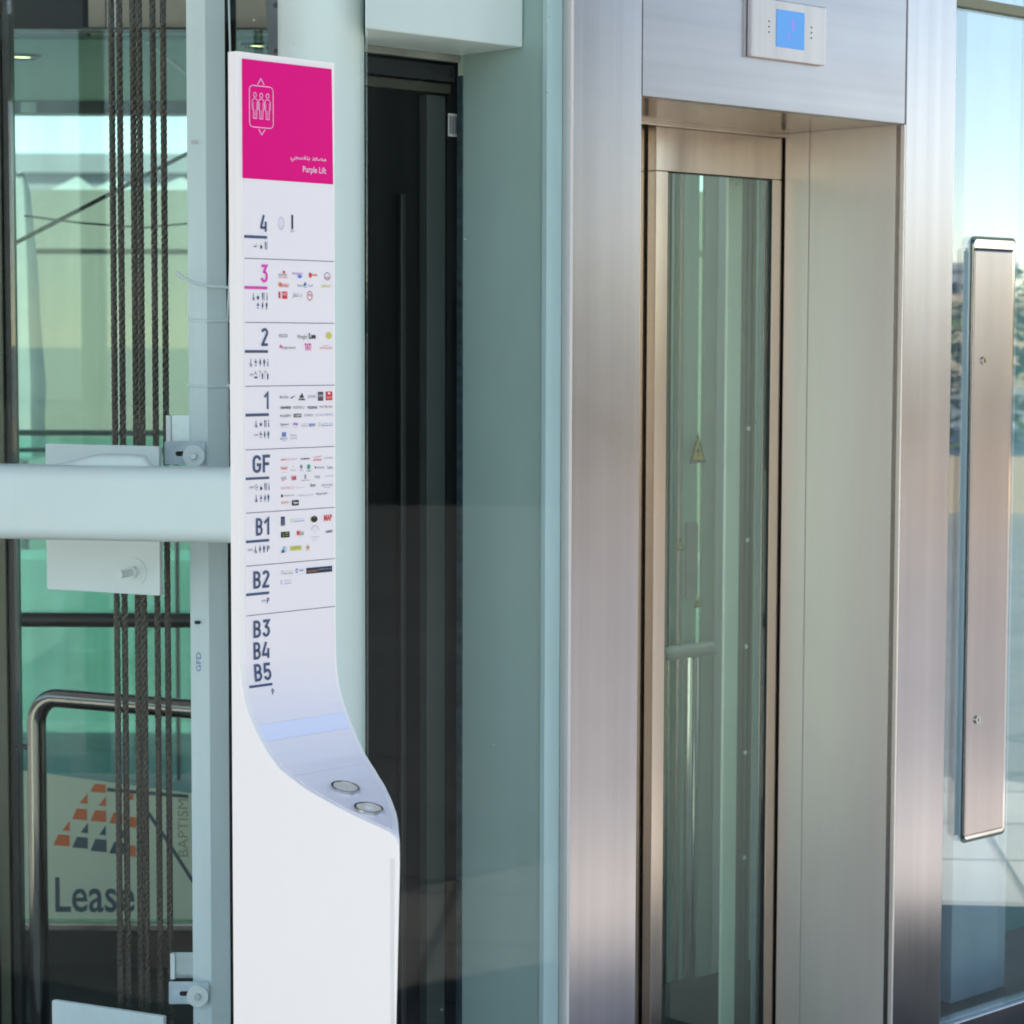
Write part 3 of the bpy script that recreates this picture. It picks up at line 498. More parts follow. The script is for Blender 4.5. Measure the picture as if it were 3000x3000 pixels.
def icon(f, kind, x0, z0, x1, z1, c):
    w, h = x1 - x0, z1 - z0; X = lambda a: x0 + a * w; Z = lambda b: z0 + b * h
    P = lambda *q: f.poly([(X(a), Z(b)) for a, b in q], c)
    if kind == 'smoke': P((0, .22), (.9, .22), (.9, .42), (0, .42)); f.line([(X(.6), Z(.6)), (X(.95), Z(.98))], .0005, c)
    elif kind == 'cup': P((.1, 0), (.8, 0), (.9, .58), (0, .58)); f.line([(X(.85), Z(.5)), (X(1), Z(.4)), (X(.85), Z(.15))], .0006, c); f.line([(X(.4), Z(.7)), (X(.5), Z(1))], .0004, c)
    elif kind == 'fork': P((.12, 0), (.32, 0), (.38, 1), (.02, 1)); P((.68, 0), (.88, 0), (.92, 1), (.70, 1))
    elif kind == 'info': P((.2, 0), (.8, 0), (.8, .68), (.2, .68)); f.ell(X(.15), Z(.80), X(.85), Z(1), c, seg=10)
    elif kind == 'wheel':
        f.ell(X(0), Z(0), X(.78), Z(.52), c, .72, a0=150, a1=380, seg=12); f.ell(X(.28), Z(.86), X(.58), Z(1), c, seg=8)
        P((.32, .30), (.58, .30), (.54, .82), (.34, .82)); P((.36, .30), (.66, .40), (1, .03), (.78, .0))
    elif kind == 'baby': f.ell(X(.36), Z(.84), X(.64), Z(1), c, seg=8); P((.36, .80), (.64, .80), (1, .42), (0, .42)); f.ell(X(.12), Z(0), X(.88), Z(.6), c, .66, a0=190, a1=350, seg=10)
    elif kind == 'woman': f.ell(X(.25), Z(.87), X(.75), Z(1), c, seg=8); P((.2, .83), (.8, .83), (1, .35), (.65, .28), (.62, 0), (.38, 0), (.35, .28), (0, .35))
    elif kind == 'man': f.ell(X(.25), Z(.87), X(.75), Z(1), c, seg=8); P((.05, .83), (.95, .83), (1, .42), (.75, .42), (.72, 0), (.28, 0), (.25, .42), (0, .42))
    elif kind == 'moon': f.ell(X(0), Z(0), X(1), Z(1), c, .8, a0=60, a1=300, seg=14); f.ell(X(.5), Z(.3), X(.95), Z(.7), c, seg=5)
    elif kind == 'shower': P((.1, 0), (.95, 0), (.95, .26), (.1, .26)); f.ell(X(.3), Z(.86), X(.6), Z(1), c, seg=8); f.line([(X(.1), Z(.55)), (X(.4), Z(.82)), (X(.8), Z(.5))], .0007, c)
    elif kind == 'lift': f.line([(X(.05), Z(0)), (X(.05), Z(1))], .0003, c); f.line([(X(.1), Z(.75)), (X(.4), Z(.95)), (X(.55), Z(.6))], .0004, c); f.ell(X(.72), Z(.58), X(.92), Z(.68), c, seg=8); P((.65, .55), (1, .55), (.95, 0), (.68, 0))
def arc(cx, cz, rx, rz, a0, a1, k=14): return [(cx + rx * math.cos(R(a0 + (a1 - a0) * i / k)), cz + rz * math.sin(R(a0 + (a1 - a0) * i / k))) for i in range(k + 1)]
# narrow road-sign numerals, drawn as bands in a box 0.50 wide and 1.0 high (stem 0.135)
GLY = {
 '1': (.40, [[(.03, .70), (.335, .935), (.335, 0)]]), '4': (.52, [[(.29, .96), (.065, .30), (.065, .2275), (.47, .2275)], [(.435, .58), (.435, 0)]]),
 '2': (.50, [arc(.25, .745, .18, .19, 168, -28) + [(.075, .075), (.075, .0675), (.48, .0675)]]),
 '3': (.50, [[(.05, .9325), (.42, .9325), (.23, .60)] + arc(.25, .325, .185, .258, 95, -165, 18)]),
 '5': (.50, [[(.45, .9325), (.105, .9325), (.09, .52)] + arc(.25, .325, .185, .258, 125, -160, 18)]),
 'B': (.50, [[(.2, .9325), (.0675, .9325), (.0675, .0675), (.22, .0675)], [(.0675, .515), (.24, .515)], [(.2, .9325)] + arc(.22, .725, .18, .2075, 90, -90), [(.2, .0675)] + arc(.24, .29, .185, .2225, -90, 90)]),
 'G': (.54, [arc(.27, .68, .195, .25, 10, 180) + arc(.27, .32, .195, .25, 180, 345) + [(.465, .455), (.26, .455)]]), 'F': (.46, [[(.46, .9325), (.0675, .9325), (.0675, 0)], [(.0675, .49), (.40, .49)]]),
 'P': (.50, [[(.0675, 0), (.0675, .9325), (.24, .9325)] + arc(.24, .70, .19, .2325, 90, -90) + [(.0675, .4675)]])}
def numeral(f, t, x0, z0, x1, z1, c):
    w = sum(GLY[q][0] for q in t) + .10 * (len(t) - 1); kx, kz = (x1 - x0) / w, z1 - z0; x = x0
    for q in t:
        for st in GLY[q][1]: f.stroke([(x + a * kx, z0 + b * kz) for a, b in st], .155 * (kx * .55 + kz * .45), c, .0002)
        x += (GLY[q][0] + .10) * kx
def draw(f, it):
    k, x0, z0, x1, z1, c, t = it; x0, z0, x1, z1 = (q / 1e4 for q in (x0, z0, x1, z1)); w, h = x1 - x0, z1 - z0
    if k == 'N' or t == 'P': numeral(f, t, x0, z0, x1, z1, c)
    elif k in ('t', 'T'): f.text(t, x0, z0, x1, z1, c, {'t': 0.0, 'T': 0.03}[k], .0002)
    elif k == 'a': f.text(arabic(t), x0, z0, x1, z1, c, 0.0, .0002)
    elif k in 'rU': f.poly([(x0, z0), (x1, z0), (x1, z1), (x0, z1)], c)
    elif k == 'I': icon(f, t, x0, z0, x1, z1, c)
    elif k == 'O': f.ell(x0, z0, x1, z1, c, .84, .0002)
    elif k in 'eE': f.ell(x0, z0, x1, z1, c, 0, 0.0 if k == 'E' else .0002)
    elif k == 'M': f.ell(x0, z0, x1, z1, c, .7, a0=70, a1=290)
    elif k == 'D': f.line([(x0, z0 + h / 2), (x0 + w / 2, z1), (x1, z0 + h / 2), (x0 + w / 2, z0)], .0006, c, closed=True)
    elif k == 'd': f.poly([(x0, z0 + h * .3), (x0 + w * .5, z1), (x0 + w * .6, z0 + h * .3)], c); f.poly([(x0 + w * .65, z0 + h * .3), (x1, z0 + h * .55), (x0 + w * .55, z1)], 'u'); f.poly([(x0, z0), (x1, z0), (x1, z0 + h * .15), (x0, z0 + h * .15)], 'C')
    elif k == 's':
        p = [(x0 + w / 2 + w / 2 * (1 if i % 2 == 0 else .42) * math.sin(R(36 * i)), z0 + h / 2 + h / 2 * (1 if i % 2 == 0 else .42) * math.cos(R(36 * i))) for i in range(10)]
        f.poly(p, c)
    elif k == 'k': f.poly([(x0, z0 + h * .35), (x0 + w * .08, z0 + h * .1), (x0 + w * .25, z0), (x1, z1), (x0 + w * .2, z0 + h * .38)], c)
    elif k == '3':
        for i in range(3): f.poly([(x0 + w * (.0 + .30 * i), z0 + h * (.30 - .15 * i)), (x0 + w * (.16 + .16 * i), z0 + h * (.36 + .3 * i)), (x0 + w * (.38 + .16 * i), z0 + h * (.36 + .3 * i)) if i < 2 else (x0 + w * .66, z1), (x0 + w * (.38 + .31 * i), z0), (x0 + w * (.18 + .31 * i), z0)], c)
    elif k == 'w':
        for i in range(3): f.poly([(x0 + w * (.08 + .33 * i), z0), (x0 + w * (.26 + .33 * i), z0), (x0 + w * (.36 + .30 * i), z1 - h * .15 * (i % 2)), (x0 + w * (.02 + .33 * i), z1 - h * .1)], c)
        f.poly([(x0, z0), (x1, z0), (x1, z0 + h * .2), (x0, z0 + h * .2)], c)
    elif k == 'A': f.ell(x0, z0 - h * .6, x1, z1, c, .93, a0=8, a1=172, seg=18); f.ell(x0 + w * .25, z0, x1 - w * .25, z0 + h * .7, 'l', .9, seg=14)
    elif k == 'q': f.poly([(x0, z0), (x1 - w * .1, z0), (x1, z1), (x0 + w * .75, z1)], c)
    elif k == 'Q': f.poly([(x0, z0), (x1 - w * .1, z0), (x1 - w * .05, z1), (x0 + w * .35, z1)], c, .0003)
YF = -0.00180
def lay(f):
    """let print follow the curve of the panel"""
    f.mb.v = [(x, y - reach(z), z) for x, y, z in f.mb.v]; return f
for sec, items in LET.items():
    ic, lg = Flat(YF), Flat(YF)
    for it in items:
        if it[0] in ('N', 'U'):
            one = Flat(YF); draw(one, it); lay(one).build('floor_number' if it[0] == 'N' else 'underline_bar', sign)
        elif it[0] == 'I' or it[6] in ('ATM', 'P'): draw(ic, it)
        else: draw(lg, it)
    if ic.mb.f: lay(ic).build('facility_symbols', sign)
    if lg.mb.f: lay(lg).build('shop_logos', sign)
for a, b, z in DIV:
    one = Flat(YF); one.poly([(0.0112, z / 1e4 - .0004), (0.1738, z / 1e4 - .0004), (0.1738, z / 1e4 + .0004), (0.0112, z / 1e4 + .0004)], 'n'); one.build('divider_line', sign)

# ================================================================== GROUND
S_ = 900
single('plaza_floor', 'pale stone paved plaza', None, MB().add([(-S_, -S_, -0.12), (S_, -S_, -0.12), (S_, S_, -0.12), (-S_, S_, -0.12)], [(0, 1, 2, 3)]), FLOOR, kind='structure')
single('added_bounce_slab', 'unseen pale slab added in front of the lift to brighten its steel', None, MB().box(-0.9, 4.2, -2.2, -0.0, -0.118, -0.112), tiles('pale_bounce_slab_stone', (0.66, 0.64, 0.62), 0.6), 'lift', kind='structure')  # out of view, added so brighter ground shows in the lower steel
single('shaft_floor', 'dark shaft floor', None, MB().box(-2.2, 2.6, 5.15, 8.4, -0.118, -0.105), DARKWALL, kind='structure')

# ================================================================== LIFT DOOR SURROUND (stainless)
sur = Thing('lift_door_surround', 'brushed steel surround of the lift doorway with deep reveals', 'door surround', 'lift', (0.42, 0.0, -0.12))
sur.part('column', MB().box(-0.1946, -0.0012, 0.0, 0.028, -0.12, 2.75), STEEL, bevel=0.0025)
sur.part('column', MB().box(0.8512, 1.0352, 0.0, 0.028, -0.12, 2.75), STEEL, bevel=0.0025)
sur.part('header', MB().box(0.0012, 0.8488, 0.0, 0.028, 2.0968, 2.75), STEEL_H, bevel=0.0025)
sur.part('edge_trim', MB().box(-0.2030, -0.1952, -0.004, 0.03, -0.12, 2.75), GREYST, bevel=0.001)
sur.part('edge_trim', MB().box(0.8460, 0.8506, -0.0015, 0.010, -0.12, 2.0965), STEEL_R, bevel=0.001)
sur.part('reveal_panel', MB().box(0.8530, 0.8650, 0.0285, 0.2790, -0.12, 2.099), STEEL_R, bevel=0.001)
sur.part('reveal_panel', MB().box(0.8530, 0.8650, 0.2815, 0.3545, -0.12, 2.099), STEEL_R, bevel=0.0015)
sur.part('reveal_panel', MB().box(-0.016, -0.004, 0.0285, 0.3385, -0.12, 2.099), STEEL_R)
sur.part('reveal_seam', MB().box(0.8560, 0.8640, 0.2792, 0.2813, -0.12, 2.099), RUBBER)
sur.part('soffit_panel', MB().box(0.0, 0.8526, 0.0285, 0.2790, 2.0985, 2.112), STEEL_D)
sur.part('soffit_panel', MB().box(0.0, 0.8526, 0.2805, 0.3385, 2.0985, 2.112), STEEL_D)
sur.part('door_track', MB().box(0.0, 0.90, 0.340, 0.352, 2.0880, 2.30), STEEL_D, bevel=0.002)
sur.part('door_track', MB().box(0.0, 0.90, 0.390, 0.43, 2.130, 2.30), BLACK)
sur.part('rubber_seal', MB().box(0.8600, 0.8650, 0.3560, 0.420, -0.12, 2.12), DARKST)
sur.part('side_lining', MB().box(-0.03, -0.017, 0.02, 0.40, -0.12, 2.30), BLACK)
sur.part('side_lining', MB().box(0.8655, 0.880, 0.0285, 0.42, -0.12, 2.30), BLACK)
sur.part('screw', MB().ring((0.81, 2.05), 0.004, 0.0, 0.0), POLISH) if False else None

# ------------------------------------------------------------------ sliding door leaves
dr = Thing('sliding_door', 'front sliding lift door leaf, steel frame with tall narrow glass', 'lift door', 'lift', (0.64, 0.36, -0.11))
D0 = 0.360
dr.part('stile', MB().box(0.4185, 0.4588, D0, D0 + .026, -0.11, 1.9905), STEEL_D, bevel=0.0015)
dr.part('stile', MB().box(0.8145, 0.8590, D0, D0 + .026, -0.11, 1.9905), STEEL_D, bevel=0.0015)
dr.part('top_rail', MB().box(0.4185, 0.8590, D0, D0 + .026, 1.9910, 2.1250), STEEL_D, bevel=0.0015)
dr.part('glass_bead', MB().box(0.4588, 0.4606, D0 + .001, D0 + .02, -0.05, 1.9903).box(0.8126, 0.8144, D0 + .001, D0 + .02, -0.05, 1.9903).box(0.4607, 0.8125, D0 + .001, D0 + .02, 1.9885, 1.9903), RUBBER)
dr.part('glass', MB().box(0.4607, 0.8125, D0 + .007, D0 + .015, -0.10, 1.9884), GLASS_DOOR)
dr2 = Thing('sliding_door', 'rear sliding lift door leaf, narrow steel strip behind the front leaf', 'lift door', 'lift', (0.25, 0.392, -0.11))
dr2.part('leaf', MB().box(0.0, 0.4500, 0.392, 0.416, -0.11, 2.1250), STEEL_D, bevel=0.0015)

# ------------------------------------------------------------------ car seen through the door glass
SEAG = paint('sea_green_panel', (0.70, 0.92, 0.76), 0.45, var=.1, scale=3, stretch=(6, 6, .4))
SATIN = paint('satin_car_steel', (0.93, 0.93, 0.86), 0.35, 0.25, var=.04)
car = Thing('lift_car', 'lift car interior of upright steel posts seen through the door glass', 'lift car', 'lift', (0.9, 0.62, -0.105))
car.part('car_post', MB().box(0.7610, 0.8110, 0.450, 0.458, -0.10, 2.06), SATIN, bevel=0.001)
car.part('car_post', MB().box(0.8118, 0.8740, 0.460, 0.470, -0.10, 2.06), paint('grey_shut_face', (0.13, 0.135, 0.125), 0.5))
car.part('car_post', MB().box(0.8810, 0.8930, 0.452, 0.460, -0.10, 2.06), BLUEPAN)
car.part('car_post', MB().box(0.8960, 0.9400, 0.450, 0.458, -0.10, 2.06), SATIN, bevel=0.001)
for z in (1.40, 1.13, 0.87, 0.61, 0.35): car.part('bolt', MB().ring((0.8490, z), 0.0055, 0.4560, 0.4599, 14), STEEL_R)
car.part('back_panel', MB().box(0.94, 1.171, 0.92, 0.93, -0.10, 2.35), SEAG)
car.part('back_panel', MB().box(1.172, 1.2180, 0.90, 0.91, -0.10, 2.35), paint('grey_green_post', (0.62, 0.72, 0.62), 0.5))
car.part('back_panel', MB().box(1.2190, 1.2560, 0.895, 0.91, -0.10, 2.35), SATIN)
car.part('back_panel', MB().box(1.2570, 1.62, 0.92, 0.93, -0.10, 2.35), SEAG)
for x in (0.985, 1.040, 1.085): car.part('rib', MB().box(x, x + .014, 0.905, 0.919, -0.10, 2.35), STEEL_D, bevel=0.002)
car.part('operating_panel', MB().box(1.1250, 1.1690, 0.912, 0.919, 0.93, 1.130), GREYST, bevel=0.002)
car.part('car_glass', MB().box(0.80, 1.70, 1.02, 1.03, -0.10, 2.35), GLASS_G)
hb = car.part('car_handrail', MB().tube([(0.93, 0.86, 0.799), (1.166, 0.86, 0.799)], 0.019, 16), STEEL_R, smooth=True)
car.part('upright', MB().tube([(1.100, 0.868, 0.78), (1.100, 0.868, -0.08)], 0.018, 14), POLISH, hb, smooth=True)
def warn(x, z, w, h, y):
    mb = MB().plate([(x - w / 2, z), (x + w / 2, z), (x, z + h)], y, y + .0008, 0)
    mb.add([(x - w * .36, y - .0006, z + h * .10), (x + w * .36, y - .0006, z + h * .10), (x, y - .0006, z + h * .82)], [(0, 1, 2)], 1)
    mb.add([(x + w * q, y - .0012, z + h * r) for q, r in ((.03, .62), (-.10, .36), (.0, .36), (-.04, .15), (.10, .44), (.0, .44))], [tuple(range(6))], 0)
    return mb
single('warning_sticker', 'largest yellow electric hazard triangle sticker behind the door glass', 'sticker', warn(1.1443, 1.290, 0.062, 0.080, 0.894), [INK['k'], INK['Z']], 'lift', (1.1443, 0.894, 1.29), 'hazard stickers in the lift')
single('warning_sticker', 'small yellow hazard triangle sticker at middle height, farther left', 'sticker', warn(1.090, 1.0600, 0.024, 0.034, 0.902), [INK['k'], INK['Z']], 'lift', (1.090, 0.902, 1.06), 'hazard stickers in the lift')
single('warning_sticker', 'lowest small yellow hazard triangle sticker, just above the car handrail', 'sticker', warn(1.149, 0.9050, 0.026, 0.030, 0.894), [INK['k'], INK['Z']], 'lift', (1.149, 0.894, 0.905), 'hazard stickers in the lift')

# ------------------------------------------------------------------ floor display on the header
ds = Thing('floor_display', 'steel floor indicator plate with lit blue screen on the door header', 'lift display', 'lift', (0.43, 0.0, 2.20))
ds.part('plate', MB().box(0.3110, 0.5520, -0.014, -0.0005, 2.2010, 2.3250), brushed('satin_plate', (0.66, 0.63, 0.62), 0.42), bevel=0.0025)
scr = ds.part('screen', MB().box(0.3895, 0.4780, -0.0155, -0.0142, 2.2275, 2.3055), SCREEN)
ds.part('digits', MB().add([(0.4370 + a, -0.0160, 2.2660 + b) for a, b in ((0, .0), (.006, 0), (.008, .008), (.004, .014), (.009, .022), (.003, .024), (-.001, .016), (.001, .010))], [tuple(range(8))])
        .add([(0.4225 + a, -0.0160, 2.2430 + b) for a, b in ((0, .014), (.004, .015), (.010, .008), (.006, 0), (.003, .002), (.004, .008))], [tuple(range(6))]), REDLED, scr)
for x in (0.3650, 0.5030):
    for k in range(3): ds.part('speaker_hole', MB().ring((x, 2.2555 + .0112 * k), 0.0018, -0.0147, -0.0139, 12), BLACK)

# ------------------------------------------------------------------ right: pane and key panel
single('glass_screen', 'tall reflecting glass pane right of the steel doorway', 'glass pane', MB().box(1.0375, 2.70, 0.018, 0.028, -0.012, 2.3790), GLASS_R, 'lift', (1.8, 0.02, -0.012))
single('sill_base', 'grey steel sill under the right hand glass pane', 'sill', MB().box(1.0375, 2.70, 0.004, 0.06, -0.12, -0.0135), STEEL, 'lift', (1.8, 0.03, -0.12), bevel=0.003)
single('transom_bar', 'olive painted transom bar along the top of the right pane', 'transom', MB().box(1.0375, 2.70, 0.002, 0.05, 2.3810, 2.4040), paint("olive_bar", (0.20, 0.21, 0.13), 0.6), 'lift', (1.8, 0.03, 2.38), bevel=0.002)
single('glass_screen', 'upper glass strip above the olive transom bar', 'glass pane', MB().box(1.0375, 2.70, 0.018, 0.028, 2.4060, 3.10), GLASS_R, 'lift', (1.8, 0.02, 2.406))
kp = Thing('key_panel', 'tall narrow brushed steel key switch panel let into the right pane', 'control panel', 'lift', (1.21, 0.0, 0.43))
def rr(x0, z0, x1, z1, r): return rrect(x0, z0, x1, z1, r)
kp.part('gasket', MB().plate(rr(1.1270, 0.4150, 1.3030, 1.8580, 0.014), 0.0152, 0.0176), GASKET)
kp.part('back_box', MB().plate(rr(1.1290, 0.4250, 1.2910, 1.8500, 0.011), 0.0080, 0.0158), POLISH)
kp.part('top_slot', MB().box(1.1260, 1.2780, 0.0040, 0.0078, 1.8250, 1.8300), RUBBER)
kp.part('face_plate', MB().box(1.1210, 1.2760, 0.0015, 0.0078, 0.4340, 1.8245), brushed("brushed_panel", (0.45, 0.415, 0.415), 0.24, grain=(300, 300, 2.0), smudge=.03), bevel=0.004, seg=3)
for z in (1.566, 0.712):
    kl = kp.part('key_lock', MB().ring((1.1620, z), 0.0095, -0.0030, 0.0014, 24), POLISH, smooth=True)
    kp.part('key_slot', MB().box(1.1607, 1.1633, -0.0037, -0.0031, z - .0045, z + .0045), BLACK, kl)
bp = Thing('service_cabinet', 'pale blue cabinet standing behind the right glass pane', 'cabinet', 'lift', (1.6, 0.4, -0.12))
bp.part('cabinet_door', MB().box(1.4850, 1.6820, 0.300, 0.60, -0.105, 3.0), BLUEPAN, bevel=0.002)
bp.part('edge_post', MB().box(1.6860, 1.7250, 0.302, 0.36, -0.105, 3.0), PALEB, bevel=0.002)
bp.part('side_sheet', MB().box(1.3000, 1.4830, 0.34, 0.36, -0.105, 3.0), paint("deep_blue_sheet", (0.07, 0.14, 0.22), 0.4))
bp.part('green_sheet', MB().box(1.727, 2.9, 0.40, 0.42, 0.0, 3.0), paint("sea_green_sheet", (0.22, 0.42, 0.36), 0.5, var=.1, scale=2))
for z in (1.95, 0.16): bp.part('bolt', MB().ring((1.4620, z), 0.0055, 0.330, 0.3395, 16), CREAMW)

# ------------------------------------------------------------------ middle: outer pane, niche with dark housing
single('glass_screen', 'wide clear glass pane between the white column and the steel doorway', 'glass pane', MB().box(-0.7120, -0.2045, 0.004, 0.014, -0.11, 3.10), GLASS_O, 'lift', (-0.45, 0.01, -0.11))
ni = Thing('niche_wall', 'grey green side wall of the niche behind the middle glass pane', 'wall panel', 'lift', (-0.235, 0.14, -0.12))
ni.part('wall', MB().box(-0.2400, -0.2050, 0.0320, 0.2680, -0.12, 3.1), FROST)
ni.part('painted_reflection_strip', MB().box(-0.2455, -0.2050, 0.0180, 0.0315, -0.12, 3.1), paint('pale_teal_painted_reflection', (0.50, 0.64, 0.64), 0.4, var=.06, stretch=(2, 2, .4)), bevel=0.001)  # bright sky reflection put into the colour of this strip
ni.part('glass_edge', MB().box(-0.2420, -0.2050, 0.2690, 0.2860, -0.12, 2.14), paint("blue_green_edge", (0.02, 0.05, 0.06), 0.12, var=.5, scale=9, stretch=(2, 2, 6)), bevel=0.001)
hs = Thing('door_housing', 'black door gear housing behind the middle glass pane', 'housing', 'lift', (-0.4, 0.3, -0.12))
hs.part('back_sheet', MB().box(-0.59, -0.20, 0.330, 0.345, -0.12, 3.1), BLACK)
hs.part('upright', MB().box(-0.3040, -0.2560, 0.3050, 0.3290, -0.12, 2.10), paint("grey_green_strip", (0.042, 0.050, 0.045), 0.45, var=.15, stretch=(2, 2, .4)), bevel=0.001)
hs.part('upright', MB().box(-0.3640, -0.3500, 0.3150, 0.3290, -0.12, 1.9), paint("dark_green_strip", (0.007, 0.009, 0.008), 0.5, var=.4, scale=2), bevel=0.003)
hs.part('top_rail', MB().box(-0.59, -0.245, 0.300, 0.329, 2.105, 2.125), paint("bronze_rail", (0.05, 0.045, 0.032), 0.4), bevel=0.002)
hs.part('top_rail', MB().box(-0.59, -0.245, 0.290, 0.329, 2.128, 2.1600), paint("near_black_rail", (0.014, 0.015, 0.018), 0.3))
st = single('barcode_label', 'small white barcode label on the black door housing', 'label', MB().box(-0.2540, -0.2250, 0.2985, 0.2990, 2.0200, 2.0660), GREYST, 'lift', (-0.24, 0.30, 2.02))
mb = MB()
for k in range(9): mb.box(-0.2505 + .0026 * k, -0.2505 + .0026 * k + (.0008 if k % 3 else .0015), 0.2978, 0.2984, 2.0250, 2.0610)
o = mb.build('bars', INK['d'], st, off=(-0.24, 0.30, 2.02))
hs.part('strip_backing', MB().box(-0.2550, -0.2430, 0.2995, 0.3290, -0.12, 2.10), BLACK)
lt = Thing('lintel_box', 'offwhite steel lintel box beside the column behind glass', 'lintel', 'lift', (-0.5, 0.15, 2.18))
lt.part('box', MB().prism([(-0.6385, 0.0900), (-0.2420, 0.0900), (-0.2420, 0.2700), (-0.4930, 0.2700)], 2.1790, 2.75), CREAMW, bevel=0.004)
lt.part('channel', MB().box(-0.60, -0.2440, 0.2720, 0.2880, 2.166, 2.75), paint("grey_channel", (0.30, 0.29, 0.25), 0.5, var=.2, scale=12), bevel=0.001)

# ------------------------------------------------------------------ column, beam, plates, post (behind the left pane)
cyl = MB()
cyl.tube([(-0.3639, 4.402, -0.12), (-0.3639, 4.402, 1.0), (-0.3639, 4.402, 3.2)], 0.0815, 64)
single('round_column', 'round offwhite steel column behind the directory sign', 'column', cyl, CREAMW, base=(-0.3639, 4.402, -0.12), smooth=True)
bm_ = Thing('cross_beam', 'white rounded cross beam running left from the column', 'beam', 'beam', (-0.2, 0.05, 1.29))
p = []
for cy, cz, a in ((0.070, 1.3310, 0), (0.030, 1.3310, 90), (0.030, 1.2440, 180), (0.070, 1.2440, 270)):
    p += [(cy + 0.030 * math.cos(R(a + 11.25 * k)), cz + 0.030 * math.sin(R(a + 11.25 * k))) for k in range(9)]
b_ = MB(); n_ = len(p)
for x in (-1.2, -0.8, -0.4, 0.0, 0.20): b_.v += [(x, y, z) for y, z in p]
for i in range(4):
    for k in range(n_): b_.f.append((i * n_ + k, i * n_ + (k + 1) % n_, (i + 1) * n_ + (k + 1) % n_, (i + 1) * n_ + k)); b_.m.append(0)
b_.f += [tuple(range(n_)), tuple(range(4 * n_, 5 * n_))]; b_.m += [0, 0]
bm_.part('hollow_section', b_, BEAMW, smooth=True)
def sad(t): return min(1.0, (t / .55)) ** 1.4 * (1.0 if t < .86 else max(0.0, 1 - ((t - .86) / .14) ** 2) ** .5)
wv = MB(); path = [(-0.425 + 0.245 * t / 12, 0.058, 1.350 + 0.0150 * sad(t / 12)) for t in range(13)]
bm_.part('weld_saddle', MB().tube(path, [0.006 + 0.013 * sad(t / 12) for t in range(13)], 14), BEAMW, smooth=True)
def anchor(z0, z1, label, bolt):
    t = Thing('anchor_plate', label, 'steel plate', 'shaft', (0, 0.0, z0), 'anchor plates in the shaft')
    t.part('plate', MB().plate(rrect(-0.1540, z0, 0.1290, z1, 0.004), 0.0, 0.012), PALEB if z0 < .5 else BEAMW, bevel=0.0015)
    if bolt:
        t.part('washer', MB().ring((0.0680, 1.1300), 0.0290, -0.0030, -0.0002, 32), BEAMW, smooth=True)
        hx = [(0.0680 + 0.0135 * math.cos(R(60 * k + 10)), 1.1300 + 0.0135 * math.sin(R(60 * k + 10))) for k in range(6)]
        t.part('nut', MB().plate(hx, -0.0150, -0.0031), BEAMW, bevel=0.001)
        t.part('bolt', MB().tube([(0.0680, -0.0151, 1.1300), (0.0680, -0.0560, 1.1300)], 0.0078, 16), BEAMW, smooth=True)
anchor(1.0840, 1.3910, 'white anchor plate with a projecting bolt behind the cross beam', True)
anchor(-0.10, 0.2030, 'pale blue anchor plate at the bottom left edge', False)
gp = Thing('guide_post', 'pale blue angle steel post left of the directory sign', 'post', 'world', (-0.633, 4.80, -0.12))
gp.part('angle', MB().prism([(-0.6325, 4.775), (-0.5945, 4.792), (-0.5950, 4.796), (-0.6327, 4.7805), (-0.6735, 4.802), (-0.6745, 4.798)], -0.12, 3.2), PALEB)
for z, lab in ((1.3460, 1), (0.2060, 2)):
    br = gp.part('bracket', MB().plate(rrect(-0.7210, z + .004, -0.6360, z + .052, 0.002), 4.7640, 4.7680), paint('bracket_paint', (0.52, 0.60, 0.65), 0.35, var=.2, scale=25), bevel=0.0008)
    gp.part('slot', MB().plate(rrect(-0.6985, z + .022, -0.6705, z + .032, 0.0049), 4.7632, 4.7639), BLACK, br)
    gp.part('washer', MB().ring((-0.6600, z + .022), 0.0230, 4.7590, 4.7631, 30), BEAMW, br, bevel=0.0006)
    hx = [(-0.6600 + 0.0075 * math.cos(R(60 * k + 5)), z + .022 + 0.0075 * math.sin(R(60 * k + 5))) for k in range(6)]
    gp.part('bolt', MB().plate(hx, 4.7530, 4.7599), ZINC, br, bevel=0.0008)
    gp.part('back_tab', MB().box(-0.7200, -0.6700, 4.800, 4.804, z + .050, z + .105), ZINC, br)
    gp.part('back_tab_edge', MB().box(-0.7215, -0.7120, 4.790, 4.7995, z + .050, z + .105), BEAMW, br)
gp.part('slot', MB().plate(rrect(-0.6640, 1.0150, -0.6510, 1.0225, 0.0036), 4.7805, 4.7830), RUBBER)
gp.part('slot', MB().plate(rrect(-0.6640, 2.0120, -0.6500, 2.0185, 0.003), 4.7805, 4.7830), GREYST)
f = Flat(4.7830)
f.text('GFD', 0, 0, 1, 1, 'u'); f.mb.v = [(-0.6515 - 0.010 * v[2], 4.7850 - .16 * 0, 0.915 + 0.040 * v[0]) for v in f.mb.v]; f.build('stencil', gp)
